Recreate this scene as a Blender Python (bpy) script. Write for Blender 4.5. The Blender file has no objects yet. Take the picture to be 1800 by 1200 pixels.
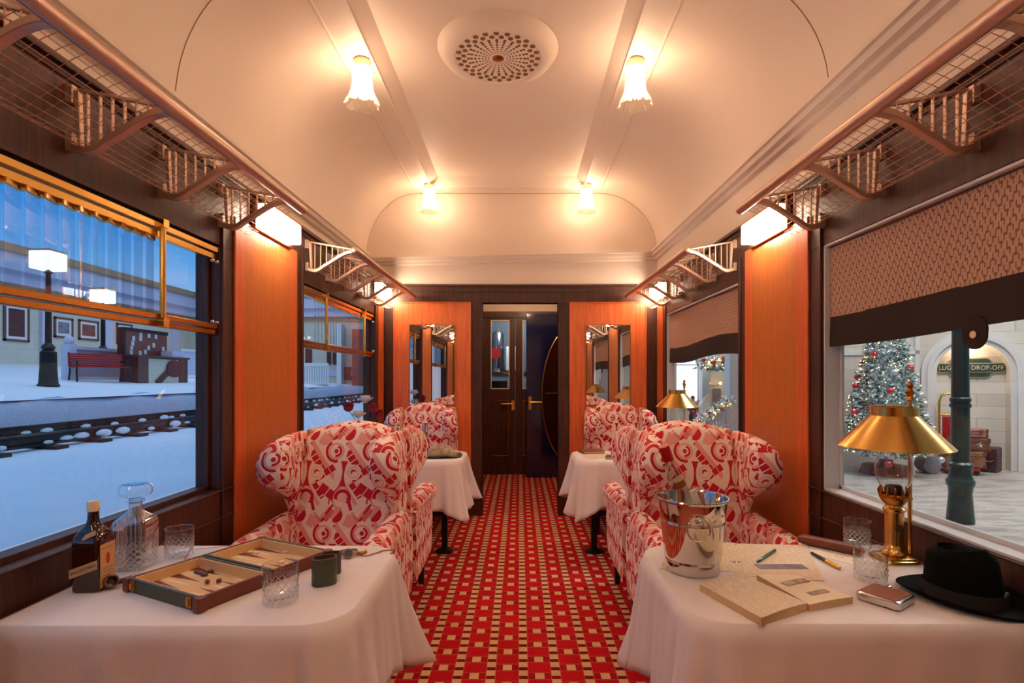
import bpy, bmesh, math, random
from mathutils import Vector, Matrix, noise as mnoise
C = bpy.context.scene.collection
SC = bpy.context.scene
PI = math.pi
H = 1.38            # eye height
F = 950.0           # focal length in pixels of the 1800 px wide frame
rnd = random.Random(7)
UP = Vector((0, 0, 1))

# ------------------------------------------------------------------ helpers
def lin(r, g, b):
    f = lambda c: (c/255)/12.92 if c/255 <= .04045 else ((c/255+.055)/1.055)**2.4
    return (f(r), f(g), f(b), 1.0)

def on(px, py, z):
    """the point of the horizontal plane z seen at a photo pixel"""
    y = F*(H-z)/(py-665.0)
    return Vector(((px-913)*y/F, y, z))

def atx(px, py, x):
    y = x*F/(px-913.0)
    return Vector((x, y, H-(py-665)*y/F))

def aty(px, py, y):
    return Vector(((px-913)*y/F, y, H-(py-665)*y/F))

def link(o, parent=None):
    C.objects.link(o)
    if parent is not None: o.parent = parent
    return o

class MB:
    def __init__(s):
        s.v = []; s.f = []; s.M = Matrix.Identity(4)
    def add(s, vs, fs):
        b = len(s.v)
        s.v += [s.M @ Vector(p) for p in vs]
        s.f += [[b+i for i in q] for q in fs]
        return s
    def box(s, x0, x1, y0, y1, z0, z1):
        v = [(x0,y0,z0),(x1,y0,z0),(x1,y1,z0),(x0,y1,z0),(x0,y0,z1),(x1,y0,z1),(x1,y1,z1),(x0,y1,z1)]
        return s.add(v, [(0,3,2,1),(4,5,6,7),(0,1,5,4),(1,2,6,5),(2,3,7,6),(3,0,4,7)])
    def cbox(s, c, d):
        return s.box(c[0]-d[0]/2, c[0]+d[0]/2, c[1]-d[1]/2, c[1]+d[1]/2, c[2]-d[2]/2, c[2]+d[2]/2)
    def loft(s, loops, closed=True, cap0=True, cap1=True):
        n = len(loops[0]); v = [p for l in loops for p in l]; f = []
        for k in range(len(loops)-1):
            for i in range(n if closed else n-1):
                j = (i+1) % n
                f.append((k*n+i, k*n+j, (k+1)*n+j, (k+1)*n+i))
        if cap0: f.append(tuple(range(n-1, -1, -1)))
        if cap1: f.append(tuple((len(loops)-1)*n+i for i in range(n)))
        return s.add(v, f)
    def lathe(s, prof, seg=32, c=(0,0,0), rf=None, cap=True):
        """prof: (r, z) from bottom to top"""
        loops = []
        for k, (r, z) in enumerate(prof):
            loops.append([(c[0]+(rf(r,z,2*PI*i/seg) if rf else r)*math.cos(2*PI*i/seg),
                           c[1]+(rf(r,z,2*PI*i/seg) if rf else r)*math.sin(2*PI*i/seg), c[2]+z) for i in range(seg)])
        return s.loft(loops, True, cap, cap)
    def tube(s, pts, r, seg=8, caps=True):
        pts = [Vector(p) for p in pts]; n = len(pts)
        rr = r if isinstance(r, (list, tuple)) else [r]*n
        loops = []; pn = None
        for i, p in enumerate(pts):
            d = (pts[min(i+1,n-1)]-pts[max(i-1,0)])
            d = d.normalized() if d.length > 1e-9 else Vector((0,0,1))
            if pn is None:
                a = d.orthogonal().normalized()
            else:
                a = (pn - d*pn.dot(d))
                a = a.normalized() if a.length > 1e-6 else d.orthogonal().normalized()
            pn = a; b = d.cross(a)
            loops.append([p+(a*math.cos(2*PI*k/seg+PI/4)+b*math.sin(2*PI*k/seg+PI/4))*rr[i] for k in range(seg)])
        return s.loft(loops, True, caps, caps)
    def ring(s, c, R, r, ax='z', seg=28, m=8):
        v = []; f = []
        for i in range(seg):
            a = 2*PI*i/seg
            for k in range(m):
                b = 2*PI*k/m
                p = ((R+r*math.cos(b))*math.cos(a), (R+r*math.cos(b))*math.sin(a), r*math.sin(b))
                if ax == 'y': p = (p[0], p[2], p[1])
                if ax == 'x': p = (p[2], p[0], p[1])
                v.append((p[0]+c[0], p[1]+c[1], p[2]+c[2]))
                f.append((i*m+k, ((i+1)%seg)*m+k, ((i+1)%seg)*m+(k+1)%m, i*m+(k+1)%m))
        return s.add(v, f)
    def ball(s, c, r, seg=12, m=8, sc=(1,1,1)):
        prof = [(math.sin(PI*k/m)*r, -math.cos(PI*k/m)*r) for k in range(m+1)]
        v = []; f = []
        v.append((c[0], c[1], c[2]-r*sc[2]))
        for k in range(1, m):
            for i in range(seg):
                v.append((c[0]+prof[k][0]*math.cos(2*PI*i/seg)*sc[0], c[1]+prof[k][0]*math.sin(2*PI*i/seg)*sc[1], c[2]+prof[k][1]*sc[2]))
        v.append((c[0], c[1], c[2]+r*sc[2])); t = len(v)-1
        for i in range(seg):
            j = (i+1) % seg
            f.append((0, 1+j, 1+i)); f.append((t, 1+(m-2)*seg+i, 1+(m-2)*seg+j))
            for k in range(m-2):
                f.append((1+k*seg+i, 1+k*seg+j, 1+(k+1)*seg+j, 1+(k+1)*seg+i))
        return s.add(v, f)
    def prism(s, poly, z0, z1):
        n = len(poly)
        return s.loft([[(p[0],p[1],z0) for p in poly], [(p[0],p[1],z1) for p in poly]])
    def prof_y(s, poly, y0, y1):
        """polygon of (x, z) swept along y"""
        return s.loft([[(p[0],y0,p[1]) for p in poly], [(p[0],y1,p[1]) for p in poly]])
    def build(s, name, mat, parent=None, smooth=None, bevel=0, bseg=2, uvbox=False, loc=None, subd=0):
        bm = bmesh.new()
        vs = [bm.verts.new(p) for p in s.v]
        for q in s.f:
            try: bm.faces.new([vs[i] for i in q])
            except ValueError: pass
        bmesh.ops.recalc_face_normals(bm, faces=bm.faces)
        if bevel:
            bm.edges.ensure_lookup_table()
            es = [e for e in bm.edges if len(e.link_faces) == 2 and e.calc_face_angle(0) > .5]
            bmesh.ops.bevel(bm, geom=es, offset=bevel, segments=bseg, affect='EDGES', profile=.5, clamp_overlap=True)
        me = bpy.data.meshes.new(name); 
        if uvbox:
            uv = bm.loops.layers.uv.new('UVMap')
            bm.normal_update()
            for fc in bm.faces:
                n = fc.normal; a = (abs(n.x), abs(n.y), abs(n.z))
                for l in fc.loops:
                    p = l.vert.co
                    if a[1] >= a[0] and a[1] >= a[2]*.8: l[uv].uv = (p.x, p.z)
                    elif a[0] >= a[2]*.8: l[uv].uv = (p.y, p.z)
                    else: l[uv].uv = (p.x, p.y)
        bm.to_mesh(me); bm.free()
        if smooth is not None:
            for p in me.polygons: p.use_smooth = True
            if smooth < 179: me.set_sharp_from_angle(angle=math.radians(smooth))
        me.materials.append(mat)
        o = bpy.data.objects.new(name, me)
        if loc is not None: o.location = loc
        if subd:
            md = o.modifiers.new('sub', 'SUBSURF'); md.levels = subd; md.render_levels = subd
        return link(o, parent)

def thing(name, label, cat, loc=(0,0,0), rz=0, group=None):
    o = bpy.data.objects.new(name, None); C.objects.link(o)
    o.empty_display_size = .1
    o.location = loc; o.rotation_euler = (0,0,rz)
    return tag(o, label, cat, group)
def tag(o, label, cat, group=None, kind=None):
    o['label'] = label; o['category'] = cat
    if group: o['group'] = group
    if kind: o['kind'] = kind
    return o
def struct(o):
    o['kind'] = 'structure'; return o
KIDS = {}
def dup(root, loc, rz=None, label=None, group=None, scale=None):
    r = root.copy(); C.objects.link(r); r.location = loc
    if rz is not None: r.rotation_euler = (0,0,rz)
    if scale: r.scale = scale
    if label: r['label'] = label
    if group: r['group'] = group
    def kids(a, b):
        for ch in [o for o in C.objects if o.parent == a]:
            c = ch.copy(); C.objects.link(c); c.parent = b
            kids(ch, c)
    kids(root, r)
    return r
def text(name, body, size, mat, parent, M, depth=.0015, align='CENTER'):
    cu = bpy.data.curves.new(name, 'FONT'); cu.body = body; cu.size = size; cu.extrude = depth
    cu.align_x = align; cu.align_y = 'CENTER'; cu.resolution_u = 3
    t = bpy.data.objects.new(name+'_tmp', cu); C.objects.link(t)
    bpy.context.view_layer.update()
    me = bpy.data.meshes.new_from_object(t.evaluated_get(bpy.context.evaluated_depsgraph_get()))
    C.objects.unlink(t); bpy.data.objects.remove(t); bpy.data.curves.remove(cu)
    me.transform(M); me.materials.clear(); me.materials.append(mat)
    return link(bpy.data.objects.new(name, me), parent)
def sm(a, b, x):
    t = max(0, min(1, (x-a)/(b-a))); return t*t*(3-2*t)
def interp(tab, x):
    if x <= tab[0][0]: return tab[0][1]
    for (a, u), (b, w) in zip(tab, tab[1:]):
        if x <= b: return u+(w-u)*(x-a)/(b-a)
    return tab[-1][1]

# ------------------------------------------------------------------ node expressions
class E:
    nt = None
    def __init__(s, v): s.v = v
    @staticmethod
    def m(op, *a):
        n = E.nt.nodes.new('ShaderNodeMath'); n.operation = op
        for i, x in enumerate(a):
            x = x.v if isinstance(x, E) else x
            if isinstance(x, (int, float)): n.inputs[i].default_value = x
            else: E.nt.links.new(x, n.inputs[i])
        return E(n.outputs[0])
    def __add__(s, o): return E.m('ADD', s, o)
    __radd__ = __add__
    def __sub__(s, o): return E.m('SUBTRACT', s, o)
    def __rsub__(s, o): return E.m('SUBTRACT', o, s)
    def __mul__(s, o): return E.m('MULTIPLY', s, o)
    __rmul__ = __mul__
    def __truediv__(s, o): return E.m('DIVIDE', s, o)
    def __lt__(s, o): return E.m('LESS_THAN', s, o)
    def __gt__(s, o): return E.m('GREATER_THAN', s, o)
def eabs(a): return E.m('ABSOLUTE', a)
def fract(a): return E.m('FRACT', a)
def efloor(a): return E.m('FLOOR', a)
def esqrt(a): return E.m('SQRT', a)
def esin(a): return E.m('SINE', a)
def emax(a, b): return E.m('MAXIMUM', a, b)
def emin(a, b): return E.m('MINIMUM', a, b)
def wrap(a, h): return E.m('WRAP', a, h, -h)
def hyp(a, b): return esqrt(a*a+b*b)
def inr(a, lo, hi): return (a > lo)*(a < hi)
def emix(fac, a, b):
    n = E.nt.nodes.new('ShaderNodeMix'); n.data_type = 'RGBA'
    for sck, x in ((n.inputs[0], fac), (n.inputs[6], a), (n.inputs[7], b)):
        x = x.v if isinstance(x, E) else x
        if isinstance(x, (tuple, list)): sck.default_value = x
        elif isinstance(x, (int, float)): sck.default_value = x
        else: E.nt.links.new(x, sck)
    return E(n.outputs[2])
def coords(kind='Object'):
    tc = E.nt.nodes.new('ShaderNodeTexCoord'); sp = E.nt.nodes.new('ShaderNodeSeparateXYZ')
    E.nt.links.new(tc.outputs[kind], sp.inputs[0])
    return [E(sp.outputs[i]) for i in range(3)], tc.outputs[kind]
def enoise(vec, scale, detail=3, stretch=None, rough=.5, color=False):
    if stretch:
        mp = E.nt.nodes.new('ShaderNodeMapping'); mp.inputs['Scale'].default_value = stretch
        E.nt.links.new(vec, mp.inputs[0]); vec = mp.outputs[0]
    n = E.nt.nodes.new('ShaderNodeTexNoise'); n.inputs['Scale'].default_value = scale
    n.inputs['Detail'].default_value = detail; n.inputs['Roughness'].default_value = rough
    E.nt.links.new(vec, n.inputs['Vector'])
    return E(n.outputs[1 if color else 0])
def ramp(fac, stops):
    n = E.nt.nodes.new('ShaderNodeValToRGB'); cr = n.color_ramp
    while len(cr.elements) < len(stops): cr.elements.new(.5)
    for e, (p, c) in zip(cr.elements, stops): e.position = p; e.color = c
    E.nt.links.new(fac.v, n.inputs[0]); return E(n.outputs[0])

def new(name):
    m = bpy.data.materials.new(name); m.use_nodes = True
    E.nt = m.node_tree
    b = m.node_tree.nodes['Principled BSDF']
    return m, b
def setp(b, **k):
    nm = dict(col='Base Color', rough='Roughness', metal='Metallic', trans='Transmission Weight', ior='IOR', coat='Coat Weight',
              coatr='Coat Roughness', spec='Specular IOR Level', sheen='Sheen Weight', emit='Emission Color', es='Emission Strength', sss='Subsurface Weight', alpha='Alpha', sheenr='Sheen Roughness')
    for a, v in k.items():
        sck = b.inputs[nm[a]]
        if isinstance(v, E): E.nt.links.new(v.v, sck)
        else: sck.default_value = v
def bump(b, h, strength=.3, dist=.01):
    n = E.nt.nodes.new('ShaderNodeBump'); n.inputs['Strength'].default_value = strength; n.inputs['Distance'].default_value = dist
    E.nt.links.new(h.v, n.inputs['Height']); E.nt.links.new(n.outputs[0], b.inputs['Normal'])
def plain(name, rgb, rough=.5, metal=0, var=.12, scale=14, bs=.05, **k):
    """a colour with slight uneven tone and a fine bump"""
    m, b = new(name); (x, y, z), v = coords()
    n = enoise(v, scale, 4)
    c = lin(*rgb); d = tuple(q*(1-var) for q in c[:3])+(1,)
    setp(b, col=emix(n, d, c), rough=rough, metal=metal, **k)
    if bs: bump(b, enoise(v, scale*9, 2), bs, .004)
    return m
def emitter(name, rgb, strength):
    m, b = new(name); (x, y, z), v = coords()
    n = enoise(v, 6, 1)
    c = lin(*rgb)
    setp(b, col=c, emit=emix(n, c, tuple(q*.94 for q in c[:3])+(1,)), es=strength)
    return m
def wood(name, dark, light, rough=.35, coat=.4, axis='z', scale=1.0, coatr=.2):
    m, b = new(name); (x, y, z), v = coords()
    st = {'z': (30, 30, 1.6), 'x': (1.6, 30, 30), 'y': (30, 1.6, 30)}[axis]
    st = tuple(q*scale for q in st)
    n = enoise(v, 1.6, 5, st, .6)
    g = enoise(v, 7, 2, st, .5)
    f = ramp(n*.65+g*.35, [(.38, lin(*dark)), (.62, lin(*light))])
    setp(b, col=f, rough=rough, coat=coat, coatr=coatr)
    bump(b, g, .12, .003)
    return m
def thin_glass(name, tint=(1,1,1), refl=1.0, rough=0.0):
    m = bpy.data.materials.new(name); m.use_nodes = True; nt = m.node_tree; E.nt = nt
    nt.nodes.remove(nt.nodes['Principled BSDF']); out = nt.nodes['Material Output']
    t = nt.nodes.new('ShaderNodeBsdfTransparent'); t.inputs[0].default_value = tuple(tint)+(1,)
    g = nt.nodes.new('ShaderNodeBsdfGlossy'); g.inputs['Roughness'].default_value = rough
    fr = nt.nodes.new('ShaderNodeFresnel'); fr.inputs[0].default_value = 1.45
    ge = nt.nodes.new('ShaderNodeNewGeometry')
    fac = emin(E(fr.outputs[0])*refl, 1.0)*(1-E(ge.outputs['Backfacing']))
    mx = nt.nodes.new('ShaderNodeMixShader')
    nt.links.new(fac.v, mx.inputs[0]); nt.links.new(t.outputs[0], mx.inputs[1]); nt.links.new(g.outputs[0], mx.inputs[2])
    nt.links.new(mx.outputs[0], out.inputs[0])
    return m
def solid_glass(name, rgb=(255,255,255), rough=0.0, ior=1.47):
    m, b = new(name)
    setp(b, col=lin(*rgb), rough=rough, trans=1.0, ior=ior)
    return m

def light(name, kind, loc, energy, col, **k):
    l = bpy.data.lights.new(name, kind); l.energy = energy; l.color = col
    for a, v in k.items(): setattr(l, a, v)
    o = bpy.data.objects.new(name, l); o.location = loc; C.objects.link(o); return o
# ------------------------------------------------------------------ materials
M = {}
M['dark_wood'] = wood('dark_oak', (48,20,11), (86,42,24), .5, .06)
M['dark_wood_x'] = wood('dark_oak_across', (52,22,12), (104,52,29), .5, .06, 'x')
M['dark_wood_y'] = wood('dark_oak_along', (48,20,11), (104,52,30), .42, .15, 'y')
M['orange_plain'] = wood('orange_veneer', (214,96,44), (236,126,62), .34, .25)
M['leg_wood'] = plain('black_stained_wood', (28,14,12), .35)
M['iron'] = plain('dark_iron', (24,18,18), .45, .3)
M['cream_paint'] = plain('cream_paint', (226,208,192), .55, var=.04, scale=3, bs=.02)
M['white_paint'] = plain('white_paint', (226,228,232), .4, var=.05, scale=4)
M['brass'] = plain('polished_brass', (240,192,104), .24, 1.0, var=.16, scale=10, bs=.0)
M['old_brass'] = plain('worn_brass', (196,128,56), .3, 1.0, var=.3, scale=30, bs=.02)
M['rack_metal'] = plain('satin_bronze_metal', (214,184,164), .42, 1.0, var=.1, scale=20, bs=.0)
M['steel'] = plain('polished_steel', (222,212,204), .08, 1.0, var=.03, scale=8, bs=.0)
M['silver'] = plain('satin_silver', (206,200,198), .2, 1.0, var=.05)
M['mirror'] = plain('mirror_silvering', (236,238,238), .01, 1.0, var=.02, scale=2, bs=0)
M['pane'] = thin_glass('window_glass', (.93,.97,1.0), 1.0)
M['slat_glass'] = thin_glass('slat_glass', (.90,.96,1.0), 1.6)
M['clear_glass'] = thin_glass('lamp_glass', (.97,.97,.97), 2.2)
M['tulip_glass'] = thin_glass('pressed_tulip_glass', (.97,.94,.88), 4.0, .12)
def glow_through(m, fac):
    nt = m.node_tree; out = nt.nodes['Material Output']; old = out.inputs[0].links[0].from_socket
    t = nt.nodes.new('ShaderNodeBsdfTranslucent'); t.inputs[0].default_value = (.95,.92,.86,1)
    mx = nt.nodes.new('ShaderNodeMixShader'); mx.inputs[0].default_value = fac
    nt.links.new(old, mx.inputs[1]); nt.links.new(t.outputs[0], mx.inputs[2]); nt.links.new(mx.outputs[0], out.inputs[0])
glow_through(M['tulip_glass'], .22)

def m_crystal(name, flutes, zcut, refl=2.6):
    m = thin_glass(name, (.985,.985,.985), refl, .03); nt = m.node_tree; E.nt = nt
    (x, y, z), v = coords()
    a = E.m('ARCTAN2', y, x)*(1/PI)
    if flutes: ln = (fract(a*flutes) < .16)*.5
    else: ln = 0.0
    k = emax(fract(a*8+z*55) < .13, fract(a*8-z*55) < .13)*(z < zcut)*(z > .006)
    star = (fract(a*32) < .22)*(z < zcut*1.25)*(z > zcut)*.7
    mk = emax(emax(k, star), ln)*.7
    out = nt.nodes['Material Output']; old = out.inputs[0].links[0].from_socket
    g = nt.nodes.new('ShaderNodeBsdfPrincipled'); g.inputs['Base Color'].default_value = (.95,.95,.95,1); g.inputs['Roughness'].default_value = .15; g.inputs['Alpha'].default_value = .75
    mx = nt.nodes.new('ShaderNodeMixShader'); nt.links.new(mk.v, mx.inputs[0]); nt.links.new(old, mx.inputs[1]); nt.links.new(g.outputs[0], mx.inputs[2]); nt.links.new(mx.outputs[0], out.inputs[0])
    return m
M['crystal'] = m_crystal('cut_crystal', 0, .052)
M['decanter_glass'] = m_crystal('fluted_crystal', 14, .07, 6)
M['felt'] = plain('black_wool_felt', (8,8,10), .95, var=.3, scale=60, bs=.3, spec=.15)
M['ribbon'] = plain('black_grosgrain', (24,20,20), .7, var=.3, scale=80, bs=.2)
M['tan_leather'] = plain('brown_leather', (126,66,40), .35, var=.2, scale=40, bs=.15)
M['green_leather'] = plain('green_leather', (74,78,58), .5, var=.2, scale=40, bs=.15)
M['maroon_leather'] = plain('maroon_leather', (120,52,34), .4, var=.25, scale=30, bs=.1)
M['felt_tan'] = plain('tan_playing_felt', (232,190,136), .8, var=.08, scale=50)
M['ivory'] = plain('ivory', (240,222,178), .35, var=.05)
M['oxblood'] = plain('oxblood_counter', (92,34,28), .35, var=.1)
M['page'] = plain('aged_page', (250,232,200), .7, var=.12, scale=9)
M['page_edge'] = plain('page_block', (226,190,142), .8, var=.3, scale=60)
M['ink'] = plain('printing_ink', (70,56,48), .8, var=.2)
M['ink_pale'] = plain('faded_ink', (150,122,98), .8, var=.2)
M['red_ink'] = plain('red_printing', (190,52,44), .7, var=.1)
M['black'] = plain('black_lacquer', (14,13,14), .2, var=.2)
M['red_paint'] = plain('red_paint', (178,26,30), .4, var=.15)
M['bulb'] = emitter('glowing_bulb', (255,220,190), 46)
M['light_box'] = emitter('glowing_opal_panel', (255,226,196), 27)
M['flame'] = emitter('fairy_light', (255,196,110), 10)
M['brown_box'] = plain('brown_suitcase_hide', (126,76,58), .5, var=.3, scale=20)
M['blue_black'] = plain('blue_black_lacquer', (16,26,74), .12, var=.3, scale=3, coat=.6)
M['white_plastic'] = plain('white_enamel', (232,232,230), .4, var=.05)
M['stone_white'] = plain('white_stone', (226,222,216), .6, var=.08, scale=6)
M['snow'] = plain('snow', (232,238,246), .8, var=.1, scale=2, bs=.3)
M['deep_green'] = plain('bottle_green_paint', (34,74,70), .3, var=.15)

# dark wood with slight shine; cloth
def m_cloth():
    m, b = new('white_table_linen'); (x,y,z), v = coords()
    n = enoise(v, 5, 3); w = enoise(v, 300, 1)
    setp(b, col=emix(n, lin(232,222,220), lin(242,234,232)), rough=.9)
    bump(b, enoise(v, 4.5, 5, (1,1,.6))*1.0+w*.03, .55, .035)
    return m
M['cloth'] = m_cloth()

def m_carpet():
    m, b = new('red_carpet_with_checker_stripes'); (x,y,z), v = coords()
    px, py = .1525, .149
    u = (x-.0186)/px                     # stripes centred on whole u
    col = eabs(wrap(u, .5))              # 0 on a stripe, .5 mid gap
    stripe = col < .135
    t = fract(y/py*2+.3)
    block = stripe*(t < .62)
    dash = stripe*(t > .68)*(t < .94)*(col < .10)
    k = efloor(u)
    odd = fract(k*.5) > .25
    ph = (y-2.508)/py + odd*.5
    r = eabs(wrap(ph, .5))
    gap = eabs(fract(u)-.5)
    dot = (gap < .14)*(r < .165)
    band = (r < .2)*(col > .15)
    line = emax(inr(r, .185, .215)*(col > .14), inr(col, .135, .155))
    n = enoise(v, 90, 2); n2 = enoise(v, 3, 3)
    red = emix(n2, lin(178,8,24), lin(212,16,32)); red = emix(band*.5, red, lin(140,8,22))
    red = emix(stripe*.75, red, lin(120,8,20))
    c = emix(line*.55, red, lin(214,120,84))
    c = emix(emax(block, dot), c, emix(n, lin(212,170,118), lin(238,204,154)))
    c = emix(dash*.6, c, lin(96,6,18))
    setp(b, col=c, rough=.95, spec=.2)
    bump(b, enoise(v, 420, 2), .35, .004)
    return m
M['carpet'] = m_carpet()

def m_deco():
    m, b = new('pink_and_crimson_deco_upholstery'); (u,w,_), v = coords('UV')
    s = .00066
    x = u/s+199.0; y = w/(-s)+263.0
    def anchor(cx, cy):
        dy = wrap(y-cy, 312.5)
        k = (y-cy-dy)/625
        return wrap(x-cx+k*65, 148), dy
    def rot(dx, dy, cx, cy, ang):
        c, q = math.cos(ang), math.sin(ang)
        a = dx-cx; e = dy-cy
        return a*c+e*q, e*c-a*q
    def rect(dx, dy, cx, cy, ang, hl, hw, per=0, cut=.84):
        p, q = rot(dx, dy, cx, cy, ang)
        mk = (eabs(p) < hl)*(eabs(q) < hw)
        if per: mk = mk*(fract(p/per) < cut)
        return mk
    R = anchor(0, 0); K = anchor(145, 162); S = anchor(70, 357); T = anchor(-90, 200); Q = anchor(-70, -90); Vv = anchor(95, 490)
    dxr, dyr = R; rr = hyp(*R); rk = hyp(*K); rs = hyp(*S)
    pink = emax(rect(*K, 45, -95, .93, 175, 19), rect(*Q, 0, 0, .5, 30, 42))
    pink = emax(pink, rect(*Vv, 30, 40, .45, 30, 46)); pink = emax(pink, rect(*Vv, -70, -30, -.9, 60, 22))
    pink = emax(pink, rect(*S, 60, -20, 1.0, 90, 14)); pink = emax(pink, inr(rs, 74, 92)*(S[0] < 0))
    pink = emax(pink, rect(*R, 20, -140, -.9, 60, 34))
    red = rect(*K, -2, -85, .93, 92, 27, 48)
    bp, bq = rot(K[0], K[1], -78, 10, 1.62); red = emax(red, (eabs(bp) < 96)*(eabs(bq) < bp*bp*.0024+8))
    red = emax(red, rect(*T, 6, -30, -.58, 92, 26, 52))
    red = emax(red, rect(*T, 40, 112, .62, 84, 34, 74, .9))
    red = emax(red, rect(*S, 96, -60, .95, 72, 22, 60))
    hd = hyp(R[0]-92, R[1]+128)
    red = emax(red, (hd < 46)*((R[0]-92)*.75+(R[1]+128)*.66 > 0))
    hd2 = hyp(S[0]+40, S[1]-128)
    red = emax(red, (hd2 < 48)*((S[0]+40)*.75+(S[1]-128)*.66 > 0))
    red = emax(red, rect(*R, -22, -92, -.95, 34, 10)); red = emax(red, rect(*S, -100, 88, -.95, 44, 9))
    hat = rect(*R, 26, -150, -.95, 52, 15, 17, .42); hat = emax(hat, rect(*S, -95, 130, -.95, 52, 15, 17, .42))
    hat = emax(hat, rect(*Q, 8, -40, .9, 42, 12, 16, .4)*.9)
    white = emax(emax(rr < 90, rk < 60), rs < 72)
    red = emax(red, hat)*(1-white); pink = pink*(1-white)
    pink = emax(pink, inr(rr, 50, 64))
    pink = emax(pink, (rs < 36)*.6); pink = emax(pink, inr(rk, 36, 46)*.7)
    red = emax(red, inr(rr, 67, 88)*((dxr*.86-dyr*.35) < -12))
    red = emax(red, inr(rr, 28, 46)*((dxr*.9+dyr*.2) > 2)); red = emax(red, rr < 17)
    red = emax(red, (rk < 22)*(hyp(K[0]-6, K[1]-12) > 18))
    red = emax(red, inr(rs, 40, 68)*((S[0]*.3-S[1]*.9) > -26)); red = emax(red, rect(*S, 56, 44, 1.3, 52, 13))
    red = emax(red, (eabs(wrap(x-40+65*(y/625)+esin(y*.0201)*36, 148)) < 6)*(fract(y/312.5+.2) < .5)*(1-white))
    seam = (eabs(wrap(x*.6+y*.8, 74)) < 2.2)*.35
    _, ov = coords(); f = enoise(ov, 500, 1)
    base = emix(f, lin(244,222,208), lin(252,236,224))
    base = emix(seam, base, lin(206,150,140))
    c = emix(pink, base, lin(236,166,152))
    c = emix(red, c, emix(f, lin(186,0,36), lin(212,4,50)))
    setp(b, col=c, rough=.85, sheen=.03)
    bump(b, f, .1, .003)
    return m
M['deco'] = m_deco()

def m_orange(y0, y1):
    """orange veneer with gold scrollwork; panel runs from y0 to y1"""
    m, b = new('orange_veneer_with_gold_scrollwork'); (x,y,z), v = coords()
    n = enoise(v, 1.6, 5, (30,30,1.6), .6); g = enoise(v, 6, 2, (30,30,1.6))
    base = ramp(n*.6+g*.4, [(.36, lin(212,90,40)), (.64, lin(234,120,56))])
    c = (y0+y1)/2; hw = (y1-y0)/2
    q = eabs(y-c)
    def rings(cy, cz, py, pz, rad):
        a = wrap(q-cy, py/2) ; e = wrap(z-cz, pz/2); r = hyp(a, e)
        mk = inr(r, rad*.86, rad); mk = emax(mk, inr(r, rad*.55, rad*.66)); return emax(mk, r < rad*.22)
    mk = emax(rings(.055, .05, .15, .21, .062), rings(.13, .155, .15, .21, .048))
    wv = eabs(q-.1-esin(z*30)*.055) < .006
    wv2 = eabs(q-.1+esin(z*30+.6)*.06) < .005
    leaf = inr(q, .215, .245)*(fract(z*26+q*22) < .5)
    edge = inr(q, .247, .253)
    mk = emax(emax(mk, emax(wv, wv2)*(q < .21)), emax(leaf, edge))*(q < .256)*(z < 2.06)*(z > .55)
    mk = mk*emin(1.0, n*1.3)
    mk = emax(mk*.9, (q < .25)*(z < 2.06)*(z > .55)*.22)
    setp(b, col=emix(mk, base, lin(172,126,46)), rough=.34, metal=0.0, coat=.25, coatr=.2)
    bump(b, g, .12, .003)
    return m

def m_blind():
    m, b = new('brown_brick_weave_blind'); (x,y,z), v = coords()
    a = y/.019; r = efloor(z/.022)
    t1 = (fract(a+fract(r*.5)*1.0) < .22)*(fract(z/.022) < .75)
    t2 = (fract(a*.5+fract(r*.37)) < .36)*(fract(z/.022) > .66)
    n = enoise(v, 40, 3)
    c = emix(n, lin(190,150,128), lin(212,174,150))
    c = emix(emax(t1, t2)*.85, c, lin(112,76,66))
    setp(b, col=c, rough=.9); bump(b, emax(t1, t2)*-1.0+n, .2, .004)
    return m
M['blind'] = m_blind()
M['blind_hem'] = plain('dark_brown_hem', (44,30,26), .9, var=.2, scale=30)

def m_bricks(name, c1, c2, mort, w, h, vec_rot=None, rough=.7):
    m, b = new(name); (x,y,z), v = coords()
    cmb = E.nt.nodes.new('ShaderNodeCombineXYZ')
    E.nt.links.new((x+y*1.0).v, cmb.inputs[0]); E.nt.links.new(z.v, cmb.inputs[1])
    br = E.nt.nodes.new('ShaderNodeTexBrick'); E.nt.links.new(cmb.outputs[0], br.inputs['Vector'])
    br.inputs['Color1'].default_value = lin(*c1); br.inputs['Color2'].default_value = lin(*c2); br.inputs['Mortar'].default_value = lin(*mort)
    br.inputs['Scale'].default_value = 1; br.inputs['Mortar Size'].default_value = .006; br.inputs['Brick Width'].default_value = w; br.inputs['Row Height'].default_value = h
    n = enoise(v, 3, 4)
    setp(b, col=emix(n*.3, E(br.outputs[0]), lin(*mort)), rough=rough)
    return m
M['hall_stone'] = m_bricks('cream_stone_blocks', (226,218,204), (206,194,178), (194,184,172), .62, .19)
M['station_stone'] = m_bricks('pale_station_blocks', (222,214,190), (208,202,182), (186,180,164), 1.3, .6)
def m_hallfloor():
    m, b = new('mottled_stone_floor'); (x,y,z), v = coords()
    n = enoise(v, 2.2, 5, (1,3.2,1), .62); n2 = enoise(v, 5, 4, (1,3,1))
    c = ramp(n, [(.32, lin(120,122,130)), (.46, lin(172,160,148)), (.56, lin(196,190,184)), (.7, lin(146,126,108))])
    setp(b, col=emix(n2*.35, c, lin(176,172,168)), rough=.4)
    return m
M['hall_floor'] = m_hallfloor()
def m_frost():
    m, b = new('frosted_fir'); (x,y,z), v = coords()
    n = enoise(v, 18, 4)
    c = ramp(n, [(.36, lin(36,78,56)), (.46, lin(132,168,156)), (.55, lin(238,242,244))])
    setp(b, col=c, rough=.8); return m
M['fir'] = m_frost()
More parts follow.
